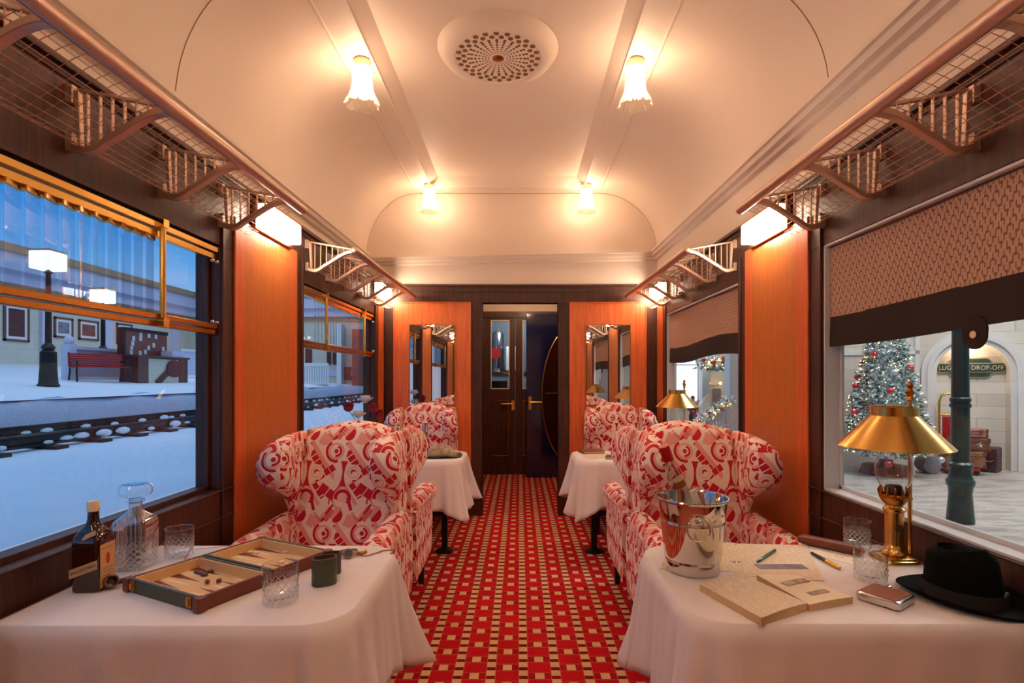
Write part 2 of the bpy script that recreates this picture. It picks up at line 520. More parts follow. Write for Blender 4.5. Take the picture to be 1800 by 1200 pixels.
def m_banksnow():
    m, b = new('speckled_snow_bank'); (x,y,z), v = coords()
    n = enoise(v, 30, 4, None, .8)
    setp(b, col=emix(n, lin(120,134,170), lin(226,228,238)), rough=.9); bump(b, n, .6, .05); return m
M['bank'] = m_banksnow()
def m_print(name, cols, sc):
    m, b = new(name); (x,y,z), v = coords()
    n = enoise(v, sc, 5, None, .7)
    k = len(cols)
    setp(b, col=ramp(n, [(.3+.4*i/max(1,k-1), lin(*c)) for i, c in enumerate(cols)]), rough=.5); return m
M['photo_a'] = m_print('dark_photo_print', [(40,18,22), (96,44,40), (60,30,40)], 3)
M['photo_b'] = m_print('grey_photo_print', [(60,54,70), (150,140,150), (90,70,80)], 4)
M['photo_c'] = m_print('red_photo_print', [(110,30,28), (150,80,60), (70,60,90)], 3)
M['etch'] = m_print('etched_picture', [(70,70,76), (176,160,140), (226,196,150)], 40)
def m_text(name, per, paper=(250,232,202), ink=(196,168,140)):
    """printed page: rows of broken grey lines"""
    m, b = new(name); (x,y,z), v = coords()
    row = fract(y/per); k = efloor(y/per)
    n = enoise(v, 160, 1, (1,.2,1))
    ln = (row < .5)*(n > .44)
    t = enoise(v, 8, 3)
    c = emix(t, lin(*[int(q*.9) for q in paper]), lin(*paper))
    setp(b, col=emix(ln*.6, c, lin(*ink)), rough=.75); return m
M['print'] = m_text('printed_page', .0062)
M['news'] = m_text('printed_newspaper', .0075, (250,230,196), (190,164,136))
# ------------------------------------------------------------------ the carriage shell
XL, XR, YB, YF = -1.363, 1.383, 5.44, -2.7
XC, ZC = -.115, 3.235
WIN = [(.77, 2.46), (3.395, 5.08)]
SILL, HEAD, CROWN = .872, 1.985, 2.33
struct(MB().box(-1.44, 1.44, YF-.1, 7.9, -.12, 0).build('floor', M['carpet']))

def side_wall(name, xi, xo):
    b = MB()
    x0, x1 = min(xi, xo), max(xi, xo)
    b.box(x0, x1, YF, YB+.12, 0, SILL)
    b.box(x0, x1, YF, YB+.12, HEAD, CROWN)
    for a, c in ((YF, .77), (2.46, 3.395), (5.08, YB+.12)): b.box(x0, x1, a, c, SILL, HEAD)
    sg = 1 if xi > xo else -1
    e = lambda d: (min(xi, xi+sg*d), max(xi, xi+sg*d))
    for z0, z1, d in ((CROWN-.022, CROWN, .018), (CROWN-.05, CROWN-.04, .006), (.74, .752, .008), (SILL-.006, SILL, .010)):
        b.box(*e(d), YF, YB, z0, z1)
    for y in (.755, 2.475, 3.38, 5.095): b.box(*e(.012), y-.010, y+.010, .1, HEAD+.15)
    return struct(b.build(name, M['dark_wood'], bevel=.002, bseg=1))
side_wall('wall_left', XL, XL-.10)
side_wall('wall_right', XR, XR+.08)
# cream bands above the wood
struct(MB().box(-1.62, -1.53, YF, YB+.12, CROWN-.02, 2.60).box(-1.56, XL-.05, YF, YB+.1, CROWN-.03, CROWN-.004).build('wall_left_upper', M['cream_paint']))
struct(MB().box(XR, XR+.08, YF, YB+.12, CROWN, 2.66).build('wall_right_upper', M['cream_paint']))
# back wall with its doorway
D0, D1, DZ = -.372, .389, 2.142
b = MB()
b.box(XL-.1, D0, YB, YB+.12, 0, DZ).box(D1, XR+.1, YB, YB+.12, 0, DZ).box(XL-.1, XR+.1, YB, YB+.12, DZ, 2.325)
b.box(XL, XR, YB-.018, YB, 2.303, 2.325).box(XL, XR, YB-.010, YB, 2.25, 2.262)
b.box(D0-.012, D0, YB-.012, YB+.125, 0, DZ).box(D1, D1+.012, YB-.012, YB+.125, 0, DZ)
struct(b.build('wall_back', M['dark_wood'], bevel=.0015, bseg=1))
struct(MB().box(-1.60, XR+.1, YB, YB+.12, 2.325, 3.5).build('wall_back_upper', M['cream_paint']))
struct(MB().box(-1.6, 1.6, YF-.1, YF, 0, 3.5).build('wall_front', M['cream_paint']))
# veneer panels
def panel(name, b, mat): return struct(b.build(name, mat, bevel=.003, bseg=2))
for nm, x0, x1 in (('wall_panel', -1.266, -.487), ('wall_panel.001', .504, 1.277)):
    p = panel(nm, MB().box(x0, x1, YB-.014, YB, .10, 2.147), M['orange_plain'])
    e = MB()
    for a, c, z0, z1 in ((x0, x0+.012, .1, 2.147), (x1-.012, x1, .1, 2.147), (x0, x1, 2.135, 2.147)):
        e.box(a, c, YB-.019, YB-.012, z0, z1)
    e.build('edge_bead', M['orange_plain'], p, bevel=.002, bseg=1)
M['gilt_panel'] = m_orange(2.572, 3.288)
M['gilt_panel_behind'] = m_orange(-.1, .66)
for sx, xi in ((1, XL), (-1, XR)):
    e = lambda d: (min(xi, xi+sx*d), max(xi, xi+sx*d))
    panel('wall_panel', MB().box(*e(.012), 2.572, 3.288, .08, 2.152), M['gilt_panel'])
    panel('wall_panel', MB().box(*e(.012), -.1, .66, .08, 2.152), M['gilt_panel_behind'])
    panel('wall_panel', MB().box(*e(.012), 5.20, 5.385, .08, 2.152), M['orange_plain'])

# ceiling vault
def vault_curve(side, n=14, off=0.0):
    pts = []
    xs, x1, zb = (-1.53, XC-.90, 2.60) if side < 0 else (1.375, XC+.90, 2.66)
    a = abs(x1-xs)
    for i in range(n+1):
        t = PI/2*i/n
        pts.append((x1+side*(a-off)*math.cos(t), zb+(ZC-zb-off)*math.sin(t)))
    return pts
for s in (-1, 1):
    c = vault_curve(s)
    poly = c + [(XC+s*.735, ZC), (XC+s*.66, 3.30), (XC+s*.66, 3.5), (s*1.62, 3.5), (s*1.62, c[0][1]-.04), (c[0][0], c[0][1]-.04)]
    MBv = MB().prof_y(poly, YF, 5.265)
    poly2 = c + [(XC, ZC), (XC, 3.5), (s*1.62, 3.5), (s*1.62, c[0][1]-.04), (c[0][0], c[0][1]-.04)]
    MBv.prof_y(poly2, 5.265, YB+.05)
    if s < 0:
        MBv.box(XC-.7, XC+.7, YF, 5.3, 3.30, 3.5)
        MBv.loft([[(XC-.735, 5.265, ZC), (XC+.735, 5.265, ZC), (XC+.735, 5.265, 3.4), (XC-.735, 5.265, 3.4)],
                  [(XC-.66, 5.14, 3.30), (XC+.66, 5.14, 3.30), (XC+.66, 5.14, 3.4), (XC-.66, 5.14, 3.4)]])
    struct(MBv.build('ceiling' if s < 0 else 'ceiling_side', M['cream_paint'], smooth=25))
# cornice and beads
cp = [(0,-.01), (.022,0), (.028,.02), (.05,.03), (.058,.055), (.07,.062), (.07,.085), (0,.085)]
def cornice(name, x, s, zz=2.575): return struct(MB().prof_y([(x+s*p, zz+q) for p, q in cp], YF, YB).build(name, M['cream_paint'], smooth=30))
cornice('trim_1', -1.53, 1, 2.515); cornice('trim_2', XR, -1)
struct(MB().loft([[(-1.53, YB-p, 2.515+q) for p, q in cp], [(XR, YB-p, 2.575+q) for p, q in cp]]).build('trim_3', M['cream_paint'], smooth=30))
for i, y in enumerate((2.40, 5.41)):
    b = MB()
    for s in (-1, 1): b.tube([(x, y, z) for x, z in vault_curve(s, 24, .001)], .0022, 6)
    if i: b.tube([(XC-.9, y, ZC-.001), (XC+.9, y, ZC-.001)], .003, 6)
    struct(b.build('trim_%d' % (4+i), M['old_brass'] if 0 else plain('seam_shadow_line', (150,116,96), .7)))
b = MB()
for s in (-1, 1):
    b.box(XC+s*.91-.008, XC+s*.91+.008, YF, 5.3, ZC-.007, ZC+.01)
    b.box(XC+s*.742-.010, XC+s*.742+.010, YF, 5.275, ZC-.008, ZC+.01)
b.box(XC-.75, XC+.75, 5.262, 5.28, ZC-.008, ZC+.01)
struct(b.build('trim_6', M['cream_paint'], bevel=.004))

# windows: frame, pane
for k, (y0, y1) in enumerate(WIN):
    for s, xi, mat in ((-1, XL, 'dark_wood'), (1, XR, 'white_paint')):
        n = k*2+(1 if s < 0 else 2)
        r = bpy.data.objects.new('window_%d' % n, None); C.objects.link(r); struct(r)
        X = lambda d: xi+s*d
        bx = lambda B, d0, d1, *q: B.box(min(X(d0), X(d1)), max(X(d0), X(d1)), *q)
        fr = MB()
        t, d0, d1 = (.02, .045, .10) if s < 0 else (.010, .002, .08)
        bx(fr, d0, d1, y0, y0+t, SILL, HEAD); bx(fr, d0, d1, y1-t, y1, SILL, HEAD)
        bx(fr, d0, d1, y0, y1, SILL, SILL+t); bx(fr, d0, d1, y0, y1, HEAD-t, HEAD)
        if s > 0:
            for a, c in ((y0+.01, y0+.028), (y1-.028, y1-.01)): bx(fr, .066, .08, a, c, SILL, HEAD)
            bx(fr, .066, .08, y0, y1, SILL+.008, SILL+.026)
        fr.build('window_frame', M[mat], r, bevel=.0015, bseg=1)
        g = MB(); bx(g, .068, .072, y0+.008, y1-.008, SILL+.008, HEAD-.008)
        g.build('pane', M['pane'], r)

# ------------------------------------------------------------------ vestibule beyond the doorway
V0, V1, VY, VZ = -.80, 1.06, 7.72, 2.62
struct(MB().box(V0-.1, V0, YB+.12, VY, 0, VZ).build('wall_vestibule_left', M['dark_wood']))
struct(MB().box(V1, V1+.1, YB+.12, VY, 0, VZ).build('wall_vestibule_right', M['dark_wood']))
b = MB().box(V0, V1, VY, VY+.08, 2.335, VZ)
struct(b.build('wall_vestibule_back', M['cream_paint']))
struct(MB().box(V0, V1, YB+.12, VY+.1, VZ, VZ+.1).build('ceiling_vestibule', M['cream_paint']))
struct(MB().box(V0, V1, VY-.02, VY+.08, 2.25, 2.335).box(V0, -.52, VY-.02, VY+.08, 0, 2.25).build('door_frame', M['dark_wood_x']))
def leaf(n, x0, x1, p0, p1, hx):
    r = bpy.data.objects.new('door_%d' % n, None); C.objects.link(r); struct(r)
    z0, z1 = 1.242, 2.20
    d = MB().box(x0, p0, VY, VY+.04, 0.01, 2.25).box(p1, x1, VY, VY+.04, .01, 2.25).box(p0, p1, VY, VY+.04, .01, z0).box(p0, p1, VY, VY+.04, z1, 2.25)
    d.build('door_leaf', M['dark_wood'], r, bevel=.002, bseg=1)
    f = MB()
    for a, c, e, g in ((p0-.012, p0, z0-.012, z1+.012), (p1, p1+.012, z0-.012, z1+.012), (p0, p1, z0-.012, z0), (p0, p1, z1, z1+.012)):
        f.box(a, c, VY-.008, VY+.005, e, g)
    f.build('pane_frame', M['white_plastic'], r)
    MB().box(p0, p1, VY+.015, VY+.02, z0, z1).build('pane', M['pane'], r)
    mo = MB()
    for a, c, e, g in ((p0, p0+.014, .27, 1.07), (p1-.014, p1, .27, 1.07), (p0, p1, .27, .284), (p0, p1, 1.056, 1.07)):
        mo.box(a, c, VY-.010, VY+.002, e, g)
    mo.build('panel_moulding', M['old_brass'], r, bevel=.003, bseg=1)
    h = MB().box(hx-.022, hx+.022, VY-.012, VY, .93, 1.07).tube([(hx, VY-.01, 1.02), (hx, VY-.05, 1.02), (hx-.17, VY-.05, 1.02)], .011, 8)
    h.build('door_handle', M['brass'], r, bevel=.003, bseg=1)
leaf(1, -.515, -.060, -.397, -.154, -.09)
leaf(2, -.056, .42, .057, .300, .38)
BD = bpy.data.objects.new('door_3', None); C.objects.link(BD); struct(BD)
BY = 7.52
MB().box(.095, V1-.01, BY, BY+.05, .012, 2.28).build('door_leaf', M['blue_black'], BD, bevel=.006)
def ell(cx, cz, a, bb, n=56): return [(cx+a*math.cos(2*PI*i/n), cz+bb*math.sin(2*PI*i/n)) for i in range(n)]
oc = (.79, 1.135, .475, .98)
MB().loft([[(x, BY-.004, z) for x, z in ell(*oc)], [(x, BY+.002, z) for x, z in ell(*oc)]]).build('pane', plain('dark_brown_pane', (52,24,14), .06, var=.3, scale=2, coat=.8), BD)
pts = ell(*oc, 72); pts.append(pts[0])
MB().tube([(x, BY-.012, z) for x, z in pts], .016, 8, False).build('pane_rim', M['brass'], BD, smooth=60)
MB().box(.36, V1-.02, BY-.02, BY-.006, 1.165, 1.185).build('push_bar', M['old_brass'], BD)
MB().box(.125, .17, BY-.014, BY, .94, 1.13).tube([(.148, BY-.01, 1.05), (.148, BY-.05, 1.05), (.31, BY-.05, 1.05)], .012, 8).build('door_handle', M['brass'], BD, bevel=.003, bseg=1)
# galley seen through the door panes
struct(MB().box(-1.2, 1.2, 9.6, 9.7, 0, 2.7).box(-1.3, -1.2, 7.8, 9.7, 0, 2.7).box(1.2, 1.3, 7.8, 9.7, 0, 2.7).build('wall_galley', plain('slate_grey_paint', (96,108,120), .5)))
struct(MB().box(-1.3, 1.3, 7.8, 9.7, 2.7, 2.8).build('ceiling_galley', M['cream_paint']))
struct(MB().box(-1.3, 1.3, 7.9, 9.7, -.1, 0).build('floor_galley', M['black']))
g = thing('galley_counter', 'grey galley counter with dark shelves behind the vestibule door glass', 'counter', (-.35, 9.2, 0))
MB().box(-.8, 1.3, -.3, .3, 0, 1.45).build('cabinet', plain('grey_laminate', (130,140,150), .4), g)
MB().box(-.8, 1.3, -.32, .3, 1.45, 1.49).build('worktop', M['steel'], g)
MB().box(-.3, .15, -.315, -.3, 1.22, 1.34).build('dark_shelf', M['black'], g)
MB().box(-.3, .15, -.32, -.3, 1.02, 1.12).build('dark_shelf', M['black'], g)
g = thing('steel_urn', 'tall steel urn on the galley counter', 'urn', (-.36, 9.15, 1.491))
MB().lathe([(.09,0),(.10,.02),(.10,.62),(.09,.66),(.03,.70),(.012,.74)], 24).build('urn_body', M['silver'], g, smooth=40)
MB().tube([(0,-.1,.1),(0,-.16,.1),(0,-.16,.06)], .012, 8).build('tap', M['black'], g, smooth=60)
b = MB().loft([[(.09*math.cos(2*PI*i/24), y, .09*math.sin(2*PI*i/24)) for i in range(24)] for y in (0, .02)]).build('wall_disc', M['red_paint'], loc=(-.40, 8.86, 1.79)); b.name = 'round_sign'
tag(b, 'round red disc hanging in front of the steel urn', 'sign')
o = MB().box(-.10,.14,-.12,.12,0,.42).build('white_cooler', M['white_plastic'], loc=(-.13, 9.05, 1.491), bevel=.03); tag(o, 'white appliance beside the steel urn in the galley', 'appliance')

# ------------------------------------------------------------------ mirrors
for i, (x0, x1, lab) in enumerate(((-1.10, -.653, 'tall mirror on the orange panel, reflecting blue windows'), (.67, 1.111, 'tall mirror on the orange panel, reflecting brown blinds'))):
    r = thing('wall_mirror', lab, 'mirror', ((x0+x1)/2, YB-.016, 1.117), 0, 'mirrors either side of the doorway')
    w = (x1-x0)/2
    MB().box(-w, w, -.005, 0, 0, .80).build('mirror_glass', M['mirror'], r)
    f = MB()
    for a, c, e, g in ((-w-.005, -w+.002, 0, .80), (w-.002, w+.005, 0, .80), (-w-.005, w+.005, -.005, .002), (-w-.005, w+.005, .798, .805)): f.box(a, c, -.008, 0, e, g)
    f.build('mirror_edge', M['old_brass'], r)

# ------------------------------------------------------------------ ceiling vent
r = thing('ceiling_vent', 'round perforated ventilator rosette in the ceiling coffer', 'vent', (-.125, 3.16, 3.30))
R0 = .34
MB().lathe([(R0+.012,.0),(R0+.004,-.012),(R0-.02,-.045),(R0-.06,-.062),(R0-.085,-.058),(R0-.09,-.05),(.0001,-.05)], 64, cap=False).build('rosette', M['cream_paint'], r, smooth=40)
holes = MB()
def disc(b, x, y, rad, z, n=12):
    b.loft([[(x+rad*math.cos(2*PI*i/n), y+rad*math.sin(2*PI*i/n), z) for i in range(n)], [(x+rad*math.cos(2*PI*i/n), y+rad*math.sin(2*PI*i/n), z+.001) for i in range(n)]])
for rad, hr, n, ph in ((.230,.0160,24,0),(.200,.0150,24,.5),(.173,.009,24,0),(.155,.0085,24,0),(.132,.0075,24,0),(.110,.006,24,0),(.090,.005,24,0),(.072,.004,24,0),(.055,.0032,24,0)):
    for i in range(n):
        a = 2*PI*(i+ph)/n
        disc(holes, rad*math.cos(a), rad*math.sin(a), hr, -.0515)
holes.build('perforation_pattern', plain('dark_vent_hole', (120,84,52), .6), r)
b = MB(); b.lathe([(.033,-.05),(.033,-.054),(.02,-.057),(.0001,-.058)], 24, cap=False); b.build('centre_boss', M['old_brass'], r, smooth=40)

# ------------------------------------------------------------------ ceiling tulip lamps
M['rose_paint'] = plain('gilded_cream_paint', (232,200,150), .35, .3)
def tulip():
    r = thing('ceiling_lamp', 'x', 'lamp', (0,0,0), 0, 'glass tulip lamps on the ceiling')
    MB().lathe([(.0001,.0),(.046,.0),(.048,-.004),(.040,-.014),(.03,-.022),(.028,-.04),(.0001,-.04)], 24, cap=False).build('ceiling_rose', M['rose_paint'], r, smooth=40)
    def rf(rr, z, a): return rr*(1+.10*sm(-.10, -.22, z)*math.cos(9*a))
    MB().lathe([(.030,-.03),(.046,-.036),(.050,-.06),(.052,-.10),(.057,-.145),(.066,-.175),(.080,-.20),(.088,-.222),(.086,-.226),(.077,-.205),(.062,-.178),(.053,-.145),(.048,-.10),(.046,-.06),(.030,-.036)], 54, rf=rf, cap=False).build('tulip_shade', M['tulip_glass'], r, smooth=60)
    MB().lathe([(.0001,-.04),(.028,-.042),(.041,-.06),(.043,-.10),(.045,-.14),(.036,-.165),(.015,-.175),(.0001,-.176)], 20, cap=False).build('bulb', M['bulb'], r, smooth=60)
    return r
tl = tulip()
LZ = ZC-.002
spots = [(-.917, 3.155, 'tulip lamp with scalloped clear rim beside the ceiling vent, left of the vent'), (.676, 3.155, 'tulip lamp with scalloped clear rim beside the ceiling vent, right of the vent'),
         (-.862, 5.17, 'small far tulip lamp at the coffer corner above the blue-window mirror'), (.640, 5.17, 'small far tulip lamp at the coffer corner above the blind mirror'),
         (-.917, 1.06, 'tulip lamp overhead above the backgammon table'), (.69, 1.06, 'tulip lamp overhead above the wine cooler table'),
         (-.917, -1.04, 'unseen tulip lamp added as fill behind the viewer, picture-window side'), (.69, -1.04, 'unseen tulip lamp added as fill behind the viewer, blind side')]  # this last pair is unseen, added to light the near tablecloths
for i, (x, y, lab) in enumerate(spots):
    if i == 0: tl.location = (x, y, LZ); tl['label'] = lab; tl.scale = (1.08, 1.08, 1.16)
    else: dup(tl, (x, y, LZ), label=lab)

# ------------------------------------------------------------------ opal light boxes on the pillars
def light_box(s):
    r = thing('wall_light', 'x', 'lamp', (0,0,0), 0, 'opal light boxes on the pillars')
    e = lambda a, c: (min(s*a, s*c), max(s*a, s*c))
    MB().box(*e(.004, .074), -.205, .205, .002, .112).build('opal_diffuser', M['light_box'], r, bevel=.006)
    MB().box(*e(0, .018), -.225, .225, -.018, .130).box(*e(0, .078), -.212, .212, .112, .122).build('back_plate', M['old_brass'], r, bevel=.002, bseg=1)
    return r
for s, xi, side in ((1, XL, 'the picture-window side'), (-1, XR, 'the blind side')):
    a = light_box(s); a.location = (xi+s*.013, 2.955, 2.157)
    a['label'] = 'glowing opal light box on top of the gilt pillar, ' + side
    dup(a, (xi+s*.013, 5.20, 2.157), label='small glowing opal light box in the far corner, ' + side)
    dup(a, (xi+s*.013, .28, 2.157), label='unseen opal light box added as fill on the pillar nearest the viewer, ' + side)  # out of view, added for the light it gives
# ------------------------------------------------------------------ luggage racks
def rack(name, label, s, y0, y1, ys):
    xi = XL if s > 0 else XR
    r = thing(name, label, 'luggage rack', (xi, 0, 0), 0, 'overhead luggage racks')
    X = lambda d: s*d
    RX, RZ = .315, 2.195
    # lower curve from the wall out to the rail (d, z)
    def low(t):
        d = .02+t*(RX-.03)
        z = 2.075+.11*sm(.12, 1.0, t)-.012*math.sin(PI*min(1, t/.35)) 
        return d, z
    MB().tube([(X(RX), y0-.0, RZ), (X(RX), y0+.004, RZ)]+[(X(RX), y, RZ) for y in (y0+.01, y1-.01)]+[(X(RX), y1, RZ)], [.017, .022, .023, .023, .020], 16).build('rail', M['rack_metal'], r, smooth=50)
    w = MB()
    for i in range(13):
        d, z = low((i+.6)/13)
        w.tube([(X(d), y0, z+.012), (X(d), y1, z+.012)], .0014, 4)
    n = int((y1-y0)/.042)
    for k in range(n+1):
        y = y0+(y1-y0)*k/n
        w.tube([(X(low(j/9)[0]), y, low(j/9)[1]+.0145) for j in range(10)], .0013, 4, False)
    w.build('wire_mesh', M['rack_metal'], r)
    for y in ys:
        b = MB()
        L = []
        for j in range(15):
            d, z = low(j/14)
            h = .011
            L.append([(X(d), y-.014, z-h), (X(d), y+.014, z-h), (X(d), y+.014, z+h), (X(d), y-.014, z+h)])
        b.loft(L)
        top = lambda d: 2.248-.050*(d-.03)/(RX-.04)
        U = []
        for j in range(9):
            d = .03+(RX-.05)*j/8
            z = top(d)
            U.append([(X(d), y-.006, z-.006), (X(d), y+.006, z-.006), (X(d), y+.006, z+.006), (X(d), y-.006, z+.006)])
        b.loft(U)
        for j in range(6):
            d = .062+.037*j
            t = (d-.02)/(RX-.03)
            b.box(min(X(d-.003), X(d+.003)), max(X(d-.003), X(d+.003)), y-.006, y+.006, low(t)[1]+.006, top(d)-.003)
        b.loft([[(X(.035), y-.008, 2.075), (X(.047), y-.008, 2.075), (X(.047), y+.008, 2.075), (X(.035), y+.008, 2.075)],
                [(X(.022), y-.008, 2.246), (X(.040), y-.008, 2.246), (X(.040), y+.008, 2.246), (X(.022), y+.008, 2.246)]])
        b.box(min(X(.0), X(.024)), max(X(.0), X(.024)), y-.012, y+.012, 2.062, 2.118)
        b.box(min(X(.0), X(.024)), max(X(.0), X(.024)), y-.012, y+.012, 2.205, 2.262)
        b.build('bracket', M['rack_metal'], r, bevel=.002, bseg=1)
NB = (.385, .80, 1.215, 1.63, 2.045, 2.45); FB = (3.44, 3.80, 4.21, 4.62, 5.04)
rack('luggage_rack', 'long near luggage rack above the window with glass slats', 1, -.2, 2.62, NB)
rack('luggage_rack', 'long near luggage rack above the window with the large blind', -1, -.2, 2.62, NB)
rack('luggage_rack', 'far luggage rack beyond the gilt pillar, blue window side', 1, 3.42, 5.39, FB)
rack('luggage_rack', 'far luggage rack beyond the gilt pillar, blind side', -1, 3.42, 5.39, FB)

# ------------------------------------------------------------------ glass-slat ventilators in the windows with the station view
def ventilator(label, y0, y1, posts, s0, s1):
    r = thing('slat_ventilator', label, 'window ventilator', (XL, 0, 0), 0, 'glass slat ventilators')
    x0, x1 = -.038, -.012
    MB().box(x0, x1+.012, y0, y1, 1.948, 1.972).box(x0, x1, y0, y1, 1.918, 1.944).build('top_rail', M['brass'], r, bevel=.002, bseg=1)
    MB().box(x0, x1+.008, y0, y1, 1.604, 1.626).box(x0, x1, y0, y1, 1.578, 1.600).build('bottom_rail', M['old_brass'], r, bevel=.002, bseg=1)
    for y in posts:
        MB().tube([(x1+.016, y, 1.572), (x1+.016, y, 1.978)], .011, 10).box(x1, x1+.03, y-.016, y+.016, 1.955, 1.985).box(x1, x1+.03, y-.016, y+.016, 1.575, 1.61).build('post', M['brass'], r, smooth=35)
    n = int(round((s1-s0)/.061)); a = .30
    for k in range(n):
        yc = s1-.061*(k+.5)
        R = Matrix.Translation((x0+.012, yc, 0)) @ Matrix.Rotation(a, 4, 'Z')
        b = MB(); b.M = R; b.box(-.002, .002, -.040, .040, 1.625, 1.905)
        g = b.build('glass_slat', M['slat_glass'], r)
        for za, zb in ((1.905, 1.921), (1.610, 1.624)):
            c = MB(); c.M = R; c.box(-.007, .007, -.040, .040, za, zb); c.build('slat_cap', M['brass'], g)
    for z in (1.905, 1.632):
        for dy in (.03, .065): MB().ball((x1+.012, y1-dy+.02, z), .009, 8, 6).build('fixing_screw', M['silver'], r, smooth=80)
ventilator('gilt window ventilator of overlapping glass slats above the snowy station, close to the bottle table', .79, 2.445, (.95, 2.06), .98, 2.06)
ventilator('far gilt window ventilator of upright glass slats behind the armchairs', 3.41, 5.065, (3.81, 4.74), 3.64, 4.74)

# ------------------------------------------------------------------ roman blinds
def blind(label, y0, y1, sag):
    r = thing('roman_blind', label, 'blind', (XR+.030, 0, 0), 0, 'patterned roman blinds')
    ny = 26
    def sheet(z1, z0, th, wav):
        L = []
        for i in range(ny+1):
            t = i/ny; y = y0+(y1-y0)*t
            dz = sag(t); dx = wav*math.sin(t*11)
            L.append([(dx, y, z1+(dz if z1 < 1.7 else 0)), (dx+th, y, z1+(dz if z1 < 1.7 else 0)), (dx*1.6+th, y, z0+dz), (dx*1.6, y, z0+dz)])
        return MB().loft(L)
    sheet(1.972, 1.668, .006, .004).build('blind_cloth', M['blind'], r, smooth=40)
    sheet(1.672, 1.535, .009, .006).build('blind_hem', M['blind_hem'], r, smooth=40)
    MB().box(-.006, .02, y0-.03, y1+.03, 1.968, 1.984).build('head_rail', M['dark_wood_y'], r)
    return r
bl = blind('large brown brick-weave blind with dark hem above the wine cooler table', .80, 2.445, lambda t: .012*math.sin(t*5))
t = MB(); t.M = Matrix.Translation((-.010, 1.665, 1.515))
t.loft([[(x, .045*math.cos(2*PI*i/20), .045*math.sin(2*PI*i/20)+(.0 if math.sin(2*PI*i/20) < 0 else .015)) for i in range(20)] for x in (-.003, .004)])
tb = t.build('pull_tab', M['blind_hem'], bl)
MB().lathe([(.0001,-.002),(.011,-.002),(.012,0),(.007,.002),(.0001,.002)], 16, cap=False).build('eyelet', M['ivory'], tb, smooth=40)
e = C.objects['eyelet'] if 'eyelet' in C.objects else None
e.rotation_euler = (0, PI/2, 0); e.location = (-.0155, 1.665, 1.515)
blind('far brown brick-weave blind with dark hem behind the brass lamp', 3.43, 5.055, lambda t: .018*math.sin(t*6))

# ------------------------------------------------------------------ wingback armchairs (built facing -y, base centre at the origin)
def superloop(hx, hy, n=32, e=.55):
    out = []
    for i in range(n):
        a = 2*PI*i/n; c, s = math.cos(a), math.sin(a)
        out.append((math.copysign(abs(c)**e, c)*hx, math.copysign(abs(s)**e, s)*hy))
    return out
def chair_backrest():
    L = []
    W = .238
    for i in range(25):
        x = -W+2*W*i/24; q = x/W
        zt = 1.142-.055*q*q-.028*q**6
        puff = .028*(1-q*q)
        th = .055*(1-.25*q**8)
        pr = [(.33, .215), (.352, .30), (.362, .60), (.368, zt-th)]
        for k in range(1, 8):
            a = PI*k/8
            pr.append((.368-th+th*math.cos(a), zt-th+th*math.sin(a)))
        zz = zt-th
        for z in (zz, zz-.1, .92, .80, .68, .56, .46, .40):
            if z > zz: z = zz
            y = .145+.10*(z-.40)/.62 - puff*sm(.38, .6, z)*(1-.6*sm(.9, 1.1, z))
            y = y + (.368-2*th-(.145+.10*(zz-.40)/.62))*sm(.75, 1.06, z)
            pr.append((y, z))
        pr += [(.16, .30), (.2, .215)]
        L.append([(x, y, z) for y, z in pr])
    return MB().loft(L)
def chair_wing(s):
    L = []
    tf = [(.56,.20),(.64,.19),(.72,.165),(.78,.12),(.82,.05),(.86,-.04),(.90,-.085),(.97,-.10),(1.03,-.075),(1.07,-.02),(1.095,.08)]
    th = [(.56,.018),(.64,.024),(.72,.028),(.78,.034),(.82,.046),(.86,.064),(.90,.075),(.97,.077),(1.03,.064),(1.07,.043),(1.095,.012)]
    tx = [(.56,.264),(.70,.262),(.80,.262),(.88,.268),(.95,.268),(1.05,.258),(1.095,.244)]
    tb = [(.56,.040),(.90,.042),(1.04,.036),(1.095,.012)]
    zs = [.56,.60,.64,.68,.72,.75,.78,.80,.82,.84,.86,.88,.90,.94,.97,1.0,1.03,1.05,1.07,1.085,1.095]
    for z in zs:
        yf, hf, xf, hb = interp(tf, z), interp(th, z), interp(tx, z), interp(tb, z)
        yb = .335; xb = .262
        loop = []
        N = 9
        c = [(xb+(xf-xb)*(u/N)**1.4, yb+(yf+hf-yb)*u/N, hb+(hf-hb)*sm(.45, 1, u/N)) for u in range(N+1)]
        for x, y, h in c: loop.append((x+h, y))
        for k in range(1, 8):
            a = PI*k/8
            loop.append((xf+hf*math.cos(a), yf+hf-hf*.9*math.sin(a)))
        for x, y, h in reversed(c): loop.append((x-h, y))
        L.append([(s*x, y, z) for x, y in loop])
    return MB().loft(L)
def chair_arm(s):
    b = MB(); L = []
    for y, rx, z in ((.26,.040,.640),(.18,.052,.640),(.05,.056,.634),(-.10,.058,.628),(-.22,.062,.622),(-.30,.062,.618),(-.335,.054,.616),(-.355,.036,.614),(-.362,.012,.612)):
        L.append([(s*(.285+rx*1.05*math.cos(2*PI*k/20)), y, z+rx*math.sin(2*PI*k/20)) for k in range(20)])
    b.loft(L)
    P = []
    for y, x0, x1 in ((.33,.215,.330),(.05,.222,.328),(-.20,.226,.324),(-.30,.232,.318),(-.325,.245,.306)):
        P.append([(s*x0, y, .23), (s*x1, y, .23), (s*(x1+.006), y, .45), (s*x1, y, .625), (s*x0, y, .625)])
    b.loft(P)
    return b
DECO = M['deco']
